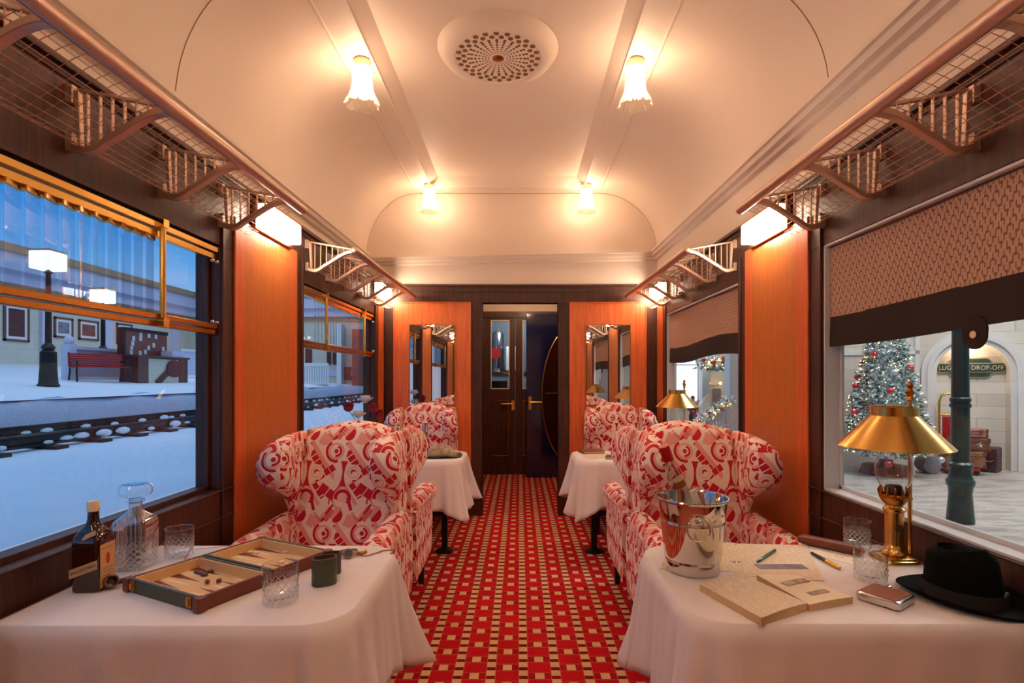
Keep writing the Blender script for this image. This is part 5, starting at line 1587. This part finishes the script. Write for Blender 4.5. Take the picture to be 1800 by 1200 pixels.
# Christmas tree
TR = Vector((5.33, 7.86, 0))
r = thing('christmas_tree', 'tall snow-flocked Christmas tree with red and silver baubles', 'Christmas tree', TR, 0)
b = MB(); q = random.Random(21)
Ht = 2.45
for k in range(4200):
    t = q.random()**1.35
    z = .36+Ht*t*.90
    R = .53*(1-t)**.92+.03
    a = q.uniform(0, 2*PI); rr_ = R*(.55+.45*q.random()**.5)*(1+.08*math.sin(z*18))
    c0 = Vector((rr_*math.cos(a), rr_*math.sin(a), z))
    d = Vector((math.cos(a)*q.uniform(.5,1), math.sin(a)*q.uniform(.5,1), q.uniform(-.5,.4))).normalized()
    d = (d+Vector((q.uniform(-.6,.6), q.uniform(-.6,.6), q.uniform(-.4,.4)))).normalized()
    l = q.uniform(.05,.11)*(1-.4*t); s_ = d.orthogonal().normalized()*q.uniform(.012,.022); w_ = d.cross(s_)*.9
    b.add([c0-s_, c0+s_, c0+d*l+s_*.5, c0+d*l-s_*.5, c0-w_, c0+w_, c0+d*l+w_*.5, c0+d*l-w_*.5], [(0,1,2,3),(4,5,6,7)])
b.lathe([(.34,.25),(.28,.7),(.18,1.3),(.08,1.9),(.02,2.3)], 14)
b.build('foliage', M['fir'], r)
MB().lathe([(.10,0),(.08,.3),(.07,.5)], 12).lathe([(.34,0),(.30,.12),(.1,.14)], 20).build('trunk', M['tan_leather'], r)
b = MB()
for k in range(260):
    t = q.random()**1.2; z = .34+Ht*t*.88; R = .62*(1-t)**.92+.045; a = q.uniform(0, 2*PI)
    b.ball((R*math.cos(a), R*math.sin(a), z), .0065, 6, 4)
o = b.build('fairy_lights', M['flame'], r); o['kind'] = 'stuff'
M['red_bauble'] = plain('red_bauble', (206,36,40), .25, .0, coat=.6); M['silver_bauble'] = plain('silver_bauble', (206,214,226), .3, .5)
for i in range(34):
    t = (i+.5)/34; z = .2+Ht*.9*(t**1.1)*.95; R = .64*(1-(z-.15)/(Ht*.97))**.92+.03
    a = -PI/2-.55+1.9*math.sin(i*2.4)
    mt = 'red_bauble' if i % 5 in (0,2,3) else 'silver_bauble'
    MB().ball((R*math.cos(a), R*math.sin(a), z), .047, 12, 8).build('bauble', M[mt], r, smooth=80)
# green lamp post
p = on(1688, 917, 0)
r = thing('green_lamp_post', 'dark green cast iron lamp post standing on the hall floor', 'lamp post', (p.x, p.y, 0), 0)
MB().lathe([(.112,0),(.112,.02),(.092,.28),(.10,.34),(.112,.36),(.115,.40),(.10,.42),(.088,.47),(.088,.52),(.10,.53),(.10,.56),(.076,.58),(.074,1.0),(.072,1.1),(.086,1.105),(.086,1.135),(.076,1.14),(.076,1.155),(.084,1.16),(.084,1.19),(.072,1.20),(.066,1.9),(.072,1.91),(.072,1.96),(.062,1.97),(.058,2.6),(.07,2.62),(.07,2.7),(.05,2.72),(.05,3.2)], 28).build('post', M['deep_green'], r, smooth=30)
# trolley and luggage
def onw(px, py, off):
    u, z = onwall(px, py); return WM @ Vector((u, -off, 0))
c1 = onw(1671, 800, .30)
r = thing('luggage_trolley', 'brass hotel luggage trolley with red panel', 'trolley', c1, wa)
MB().tube([(-.19,.12,.10),(-.19,.12,1.02),(-.16,.12,1.12),(-.08,.12,1.15),(.06,.12,1.15),(.14,.12,1.12),(.17,.12,1.02),(.17,.12,.10)], .018, 10).tube([(-.19,.12,.82),(.17,.12,.82)], .012, 8).build('brass_frame', M['brass'], r, smooth=60)
MB().box(-.15,.14,.10,.13,.36,.80).build('red_panel', M['red_paint'], r)
MB().box(-.26,.15,-.46,.16,.06,.098).build('trolley_bed', M['red_paint'], r, bevel=.01)
for x in (-.20,.11):
    for y in (-.42,.10):
        b = MB(); b.M = Matrix.Translation((x, y, .035)) @ Matrix.Rotation(PI/2, 4, 'X'); b.lathe([(.035,-.012),(.035,.012)], 14); b.build('wheel', M['black'], r)
def suitcase(lab, loc, dims, col, rz=None):
    r = thing('suitcase', lab, 'suitcase', loc, wa if rz is None else rz, 'old suitcases in the hall')
    x, y, z = dims
    MB().box(-x, x, -y, y, 0, z).build('case_body', col, r, bevel=.02)
    for sx in (-x, x):
        for zz in (0.012, z-.012): MB().cbox((sx*.94, -y, zz+(.02 if zz < z/2 else -.02)), (x*.14, .02, .06)).build('corner_cap', M['tan_leather'], r, bevel=.005)
    MB().box(-x-.003, x+.003, -y-.003, y+.003, z*.68, z*.70).build('lid_seam', M['black'], r)
    MB().tube([(-.09,-y,z*.5),(-.08,-y-.04,z*.45),(.08,-y-.04,z*.45),(.09,-y,z*.5)], .011, 8).build('handle', M['tan_leather'], r, smooth=60)
    for sx in (-x*.55, x*.55): MB().cbox((sx, -y-.004, z*.68), (.035,.012,.05)).build('lock', M['old_brass'], r)
    return r
cw = onw(1671, 800, .60)+Vector((0,0,.10))
tan2 = plain('worn_tan_hide', (150,104,76), .6, var=.3, scale=14); pink = plain('dusty_pink_hide', (176,120,116), .6, var=.2)
suitcase('tan suitcase at the bottom of the luggage pile by the trolley', cw+Vector((-.02,0,0)), (.235,.13,.24), tan2)
sc2 = suitcase('brown suitcase in the middle of the luggage pile, with star sticker', cw+Vector((.045,-.02,.242)), (.22,.12,.19), M['brown_box'])
suitcase('pink suitcase on top of the luggage pile by the trolley', cw+Vector((.07,-.03,.434)), (.17,.11,.13), pink)
st = MB(); st.M = Matrix.Translation((.10,-.1205,.09))
st.loft([[((.045 if i % 2 == 0 else .02)*math.sin(2*PI*i/10), y, (.045 if i % 2 == 0 else .02)*math.cos(2*PI*i/10)) for i in range(10)] for y in (-.004, 0)])
o = st.build('star_sticker', M['white_plastic'], sc2); o['label'] = 'white star sticker'
p = on(1719, 829, 0); suitcase('dark studded trunk standing alone right of the lamp post', p+Vector((.21,.08,0)), (.14,.14,.36), plain('dark_trunk_hide', (70,48,56), .5, var=.4, scale=10), wa-.5)
p = on(1480, 803, 0); suitcase('brown suitcase at the window edge behind the tree', p+Vector((-.05,.1,0)), (.16,.12,.36), M['brown_box'])
p = onw(1482, 768, .1); o = MB().box(-.1,.1,-.02,.02,0,.34).build('yellow_board', plain('yellow_card', (232,206,140), .6)); o.location = (p.x, p.y, .37); o.rotation_euler = (0,0,wa); tag(o, 'small yellow board standing on the suitcase behind the tree', 'board')
p = on(1606, 822, 0)
r = thing('drum_case', 'round grey drum case lying beside the tree', 'drum case', (5.99, 7.93, .123), wa+.3)
b = MB(); b.M = Matrix.Rotation(PI/2, 4, 'X'); b.lathe([(.105,-.12),(.12,-.115),(.12,.115),(.105,.12)], 32); b.build('drum_shell', plain('grey_fibre', (126,124,134), .5), r, smooth=40)
b = MB()
for z in (-.10,.0,.10): b.ring((0,z,0), .117, .006, 'y', 32, 6)
b.build('drum_hoop_edge', M['tan_leather'], r, smooth=60)

# hall seen through the far window: tall window, garland, stairs, figure
def at(px, py, y): return aty(px, py, y)
struct(MB().box(at(1150,0,15).x, at(1420,0,15).x, 15.0, 15.2, -.0, 5).build('wall_hall_far', plain('cream_plaster', (226,212,190), .7, var=.06, scale=2)))
r = bpy.data.objects.new('window_5', None); C.objects.link(r); struct(r)
a, e = at(1186, 590, 14.9), at(1229, 705, 14.9)
MB().box(a.x, e.x, 14.93, 14.98, e.z, a.z+.8).build('bright_pane', emitter('daylit_curtained_pane', (236,240,246), .8), r)
b = MB()
for z in (e.z, (e.z+a.z)/2+.1, a.z+.2): b.box(a.x, e.x, 14.88, 14.95, z-.02, z+.02)
for x in (a.x, e.x): b.box(x-.05, x+.05, 14.88, 14.99, e.z-.05, a.z+.8)
b.build('window_frame', M['white_plastic'], r)
for i, px in enumerate((1238, 1286)):
    p = at(px, 700, 14.6 if i == 0 else 12.0)
    struct(MB().box(p.x-.10, p.x+(.10 if i == 0 else .22), p.y-.15, p.y+.15, 0, 4.6).build('hall_pilaster_column', sw))
a, e = at(1232, 640, 14.3), at(1285, 640, 14.3)
def garland(lab, P0, P1, n, rad, seed):
    r = thing('garland', lab, 'garland', P0, 0, 'frosted garlands with baubles'); q = random.Random(seed); b = MB(); D = P1-P0
    for k in range(n):
        t = q.random(); c0 = D*t+Vector((q.uniform(-1,1), q.uniform(-1,1), q.uniform(-1,1)))*rad
        d = Vector((q.uniform(-1,1), q.uniform(-1,1), q.uniform(-1,1))).normalized(); l = rad*q.uniform(.5,1.1); s_ = d.orthogonal().normalized()*rad*.22
        b.add([c0-s_, c0+s_, c0+d*l+s_*.4, c0+d*l-s_*.4], [(0,1,2,3)])
    b.build('foliage', M['fir'], r)
    for k in range(9):
        c0 = D*((k+.5)/9)+Vector((q.uniform(-.5,.5), -.9, q.uniform(-.8,.8)))*rad
        MB().ball(c0, rad*.42, 10, 6).build('bauble', M[('red_bauble','silver_bauble','ivory')[k % 3]], r, smooth=80)
    b = MB()
    for k in range(24):
        c0 = D*q.random()+Vector((q.uniform(-1,1), -1, q.uniform(-1,1)))*rad*.9; b.ball(c0, rad*.09, 6, 4)
    o = b.build('fairy_lights', M['flame'], r); o['kind'] = 'stuff'
garland('frosted garland with red baubles hanging high across the hall', at(1233,640,14.0), at(1284,636,14.0), 420, .15, 4)
# staircase
s0, s1 = at(1216, 748, 11.5), at(1277, 706, 11.5)
r = thing('staircase', 'pale stone staircase with balustrade rising behind the far blind window', 'staircase', (s0.x, 11.5, 0), 0)
dx, z0, z1 = s1.x-s0.x, s0.z, s1.z
L = [[(dx*t, -.06, z0+(z1-z0)*t-.05), (dx*t, .06, z0+(z1-z0)*t-.05), (dx*t, .07, z0+(z1-z0)*t+.03), (dx*t, -.07, z0+(z1-z0)*t+.03)] for t in (0, 1.0)]
MB().loft(L).build('hand_rail', plain('pale_oak', (196,160,128), .5), r)
for k in range(11):
    t = (k+.4)/11
    MB().lathe([(.032,-.42),(.02,-.30),(.035,-.22),(.018,-.12),(.03,-.05)], 10, c=(dx*t, 0, z0+(z1-z0)*t)).build('baluster', sw, r, smooth=40)
b = MB()
for k in range(9): b.box(dx*k/9, dx*(k+1)/9+.02, -.1, .6, 0, max(.1, z0-.45+(z1-z0)*(k+.5)/9))
b.build('step_flight', sw, r)
p = at(1281, 706, 11.5); MB().box(p.x-s0.x-.08, p.x-s0.x+.14, -.12, .12, 0, p.z+.12).build('newel_post', sw, r)
garland('frosted lit garland winding along the stair rail', Vector((s0.x+.02, 11.25, z0+.06)), Vector((s1.x, 11.25, z1+.06)), 520, .085, 8)
# pictures and wall lamp there
for i, (x0, x1, y0, y1, lab) in enumerate(((1252, 1266, 683, 706, 'small grey picture under the wall lamp beyond the stairs'), (1275, 1283, 662, 681, 'small dark picture high beside the hall column'))):
    a, e = at(x0, y0, 14.97), at(x1, y1, 14.97)
    r = thing('hall_picture', lab, 'picture', ((a.x+e.x)/2, 14.96, (a.z+e.z)/2)); w, h = (e.x-a.x)/2, (a.z-e.z)/2
    MB().box(-w, w, -.03, .03, -h, h).build('picture_frame', M['silver'], r); MB().box(-w+.02, w-.02, -.036, -.03, -h+.02, h-.02).build('print', M['photo_b'], r)
p = at(1256, 676, 14.8)
r = thing('wall_lamp', 'small twin brass wall lamp above the grey picture', 'lamp', p)
MB().tube([(-.16,0,.0),(0,.1,-.04),(.16,0,0)], .012, 8).tube([(0,.0,-.02),(0,.2,-.03)], .012, 8).build('lamp_arm', M['brass'], r)
for x in (-.16,.16): MB().ball((x, 0, .04), .04, 10, 6).build('bulb', emitter('warm_bulb', (255,200,130), 6) if x < 0 else C.objects['lamp_arm'].data.materials[0] if 0 else bpy.data.materials['warm_bulb'], r, smooth=80)
# small figure in a dark red jacket
def skin_mesh(name, joints, edges, mat, parent=None, sub=2):
    me = bpy.data.meshes.new(name); me.from_pydata([j[0] for j in joints], edges, []); me.update()
    o = bpy.data.objects.new(name, me); link(o, parent)
    md = o.modifiers.new('skin', 'SKIN')
    for i, (pp, rx, ry) in enumerate(joints): me.skin_vertices[0].data[i].radius = (rx, ry)
    me.skin_vertices[0].data[0].use_root = True
    sb = o.modifiers.new('sub', 'SUBSURF'); sb.levels = sub; sb.render_levels = sub
    me.materials.append(mat); return o
skin = plain('skin_tone', (196,140,112), .6, var=.06)
def figure(lab, loc, sc, rz):
    r = thing('person', lab, 'person', loc, rz); r.scale = (sc,)*3
    J = [((0,0,.93),.13,.10), ((0,.0,1.10),.12,.09), ((0,.01,1.30),.155,.10), ((0,.01,1.42),.10,.08), ((0,0,1.50),.052,.052), ((0,-.012,1.56),.062,.07), ((0,-.015,1.65),.078,.094), ((0,-.005,1.73),.06,.07),
         ((.17,.01,1.39),.055,.055), ((.23,-.02,1.14),.043,.043), ((.14,-.20,1.06),.034,.034), ((.08,-.26,1.08),.03,.022),
         ((-.17,.01,1.39),.055,.055), ((-.23,-.02,1.14),.043,.043), ((-.14,-.20,1.06),.034,.034), ((-.08,-.26,1.08),.03,.022),
         ((.09,0,.86),.09,.095), ((.10,-.01,.48),.062,.064), ((.10,.01,.10),.042,.045), ((.10,-.12,.04),.04,.03),
         ((-.09,0,.86),.09,.095), ((-.10,-.01,.48),.062,.064), ((-.10,.01,.10),.042,.045), ((-.10,-.12,.04),.04,.03)]
    Ed = [(0,1),(1,2),(2,3),(3,4),(4,5),(5,6),(6,7),(3,8),(8,9),(9,10),(10,11),(3,12),(12,13),(13,14),(14,15),(0,16),(16,17),(17,18),(18,19),(0,20),(20,21),(21,22),(22,23)]
    body = skin_mesh('body', J, Ed, skin, r)
    for s in (-1, 1):
        MB().ball((s*.030, -.104, 1.655), .010, 8, 6).build('eye', M['black'], body, smooth=80)
    MB().ball((0, -.118, 1.63), .016, 8, 6, (.8,1,1.3)).build('nose', skin, body, smooth=80)
    MB().ball((0, -.102, 1.595), .018, 8, 6, (1.3,.5,.4)).build('mouth', M['red_ink'], body, smooth=80)
    jk = plain('dark_red_jacket', (104,22,34), .7); 
    MB().loft([[(x*rx, y*ry, z) for x, y in superloop(1,1,20,.8)] for z, rx, ry in ((.84,.165,.13),(1.0,.15,.118),(1.2,.175,.128),(1.36,.195,.12),(1.44,.11,.095))]).build('jacket', jk, r, smooth=60)
    for s in (-1, 1):
        MB().tube([(s*.16,.01,1.40),(s*.20,.0,1.30),(s*.238,-.02,1.14),(s*.19,-.12,1.09),(s*.145,-.195,1.062)], [.066,.062,.056,.05,.046], 12).build('sleeve', jk, r, smooth=60)
        MB().tube([(s*.09,0,.90),(s*.10,-.01,.48),(s*.10,.01,.10)], [.105,.08,.062], 12).build('trouser_leg', M['ribbon'], r, smooth=60)
    MB().loft([[(x*.075, y*.075-.005, z) for x, y in superloop(1,1,16,.9)] for z in (1.43,1.485)]).box(-.03,.03,-.132,-.118,1.22,1.43).build('white_collar', M['white_plastic'], r, smooth=40)
    b = MB(); b.ball((0,.012,1.69), .098, 16, 10, (.92,1.05,.95)); b.build('hair', M['ribbon'], r, smooth=80)
    return r
fz = at(1218, 700, 12.6)
figure('person in a dark red jacket with white collar beyond the stair rail', (fz.x, 12.6, fz.z-1.66*.5), .5, .25)
o = MB().box(-.35,.35,-.30,.30,0,max(.02, fz.z-1.66*.5-.03)).build('hall_plinth', sw, loc=(fz.x, 12.6, 0)); tag(o, 'pale plinth under the person in the red jacket', 'plinth')

struct(MB().box(1.6, 16, -8, 15.2, 5.6, 5.7).build('ceiling_hall', M['cream_paint']))
struct(MB().box(15.9, 16, -8, 15.2, 0, 5.6).box(1.6, 16, -8.1, -8, 0, 5.6).build('wall_hall_side', plain('hall_cream_wall', (226,216,200), .7, var=.06, scale=1)))
# ------------------------------------------------------------------ camera, light, world
cam = bpy.data.cameras.new('camera'); co = bpy.data.objects.new('camera', cam); C.objects.link(co)
co.location = (0, 0, H); co.rotation_euler = (PI/2, 0, 0)
cam.sensor_width = 36; cam.lens = F/1800*36
cam.shift_x = -13/1800; cam.shift_y = 65/1800
cam.clip_start = .02; cam.clip_end = 200
SC.camera = co
light('vestibule_lamp', 'POINT', (.1, 6.6, 2.45), 14, (1,.62,.36), shadow_soft_size=.08)
light('galley_fill_light', 'POINT', (.0, 8.5, 2.4), 22, (.85,.93,1), shadow_soft_size=.1)  # bare point light added to give the galley its bluish light
for i, (x, y, z, e) in enumerate(((5.0, 5.0, 5.5, 145), (9.0, 5.0, 5.5, 90), (4.3, 12.0, 5.5, 115))):
    o = light('hall_fill_light', 'AREA', (x, y, z), e, (1,.96,.92), size=2.2)  # unseen area lights added to light the hall white
for i, (x, y, e) in enumerate(((-9.5, 12, 60), (-11, 22, 105))):
    light('station_fill_light', 'AREA', (x, y, 8.5), e, (1,.90,.78), size=4)  # unseen area lights added to brighten the station, no canopy there
w = bpy.data.worlds.new('world'); SC.world = w; w.use_nodes = True; nt = w.node_tree; E.nt = nt
bg = nt.nodes['Background']
(x, y, z), v = coords('Generated')
n = enoise(v, 3.2, 5, (1,1,3.5), .55)
f = z + (n-.5)*.16
sky = ramp(f, [(.0, lin(196,196,214)), (.08, lin(150,178,214)), (.17, lin(100,160,216)), (.27, lin(44,134,210)), (.42, lin(70,150,215)), (.7, lin(140,180,225))])
nt.links.new(sky.v, bg.inputs[0]); bg.inputs[1].default_value = .70
SC.view_settings.view_transform = 'Standard'; SC.view_settings.look = 'None'
SC.view_settings.exposure = .76; SC.view_settings.gamma = 1; SC.view_settings.use_curve_mapping = False
SC.cycles.max_bounces = 10; SC.cycles.diffuse_bounces = 4; SC.cycles.glossy_bounces = 4; SC.cycles.transmission_bounces = 8; SC.cycles.transparent_max_bounces = 24
SC.cycles.sample_clamp_indirect = 6; SC.cycles.use_denoising = True
SC.cycles.caustics_reflective = False
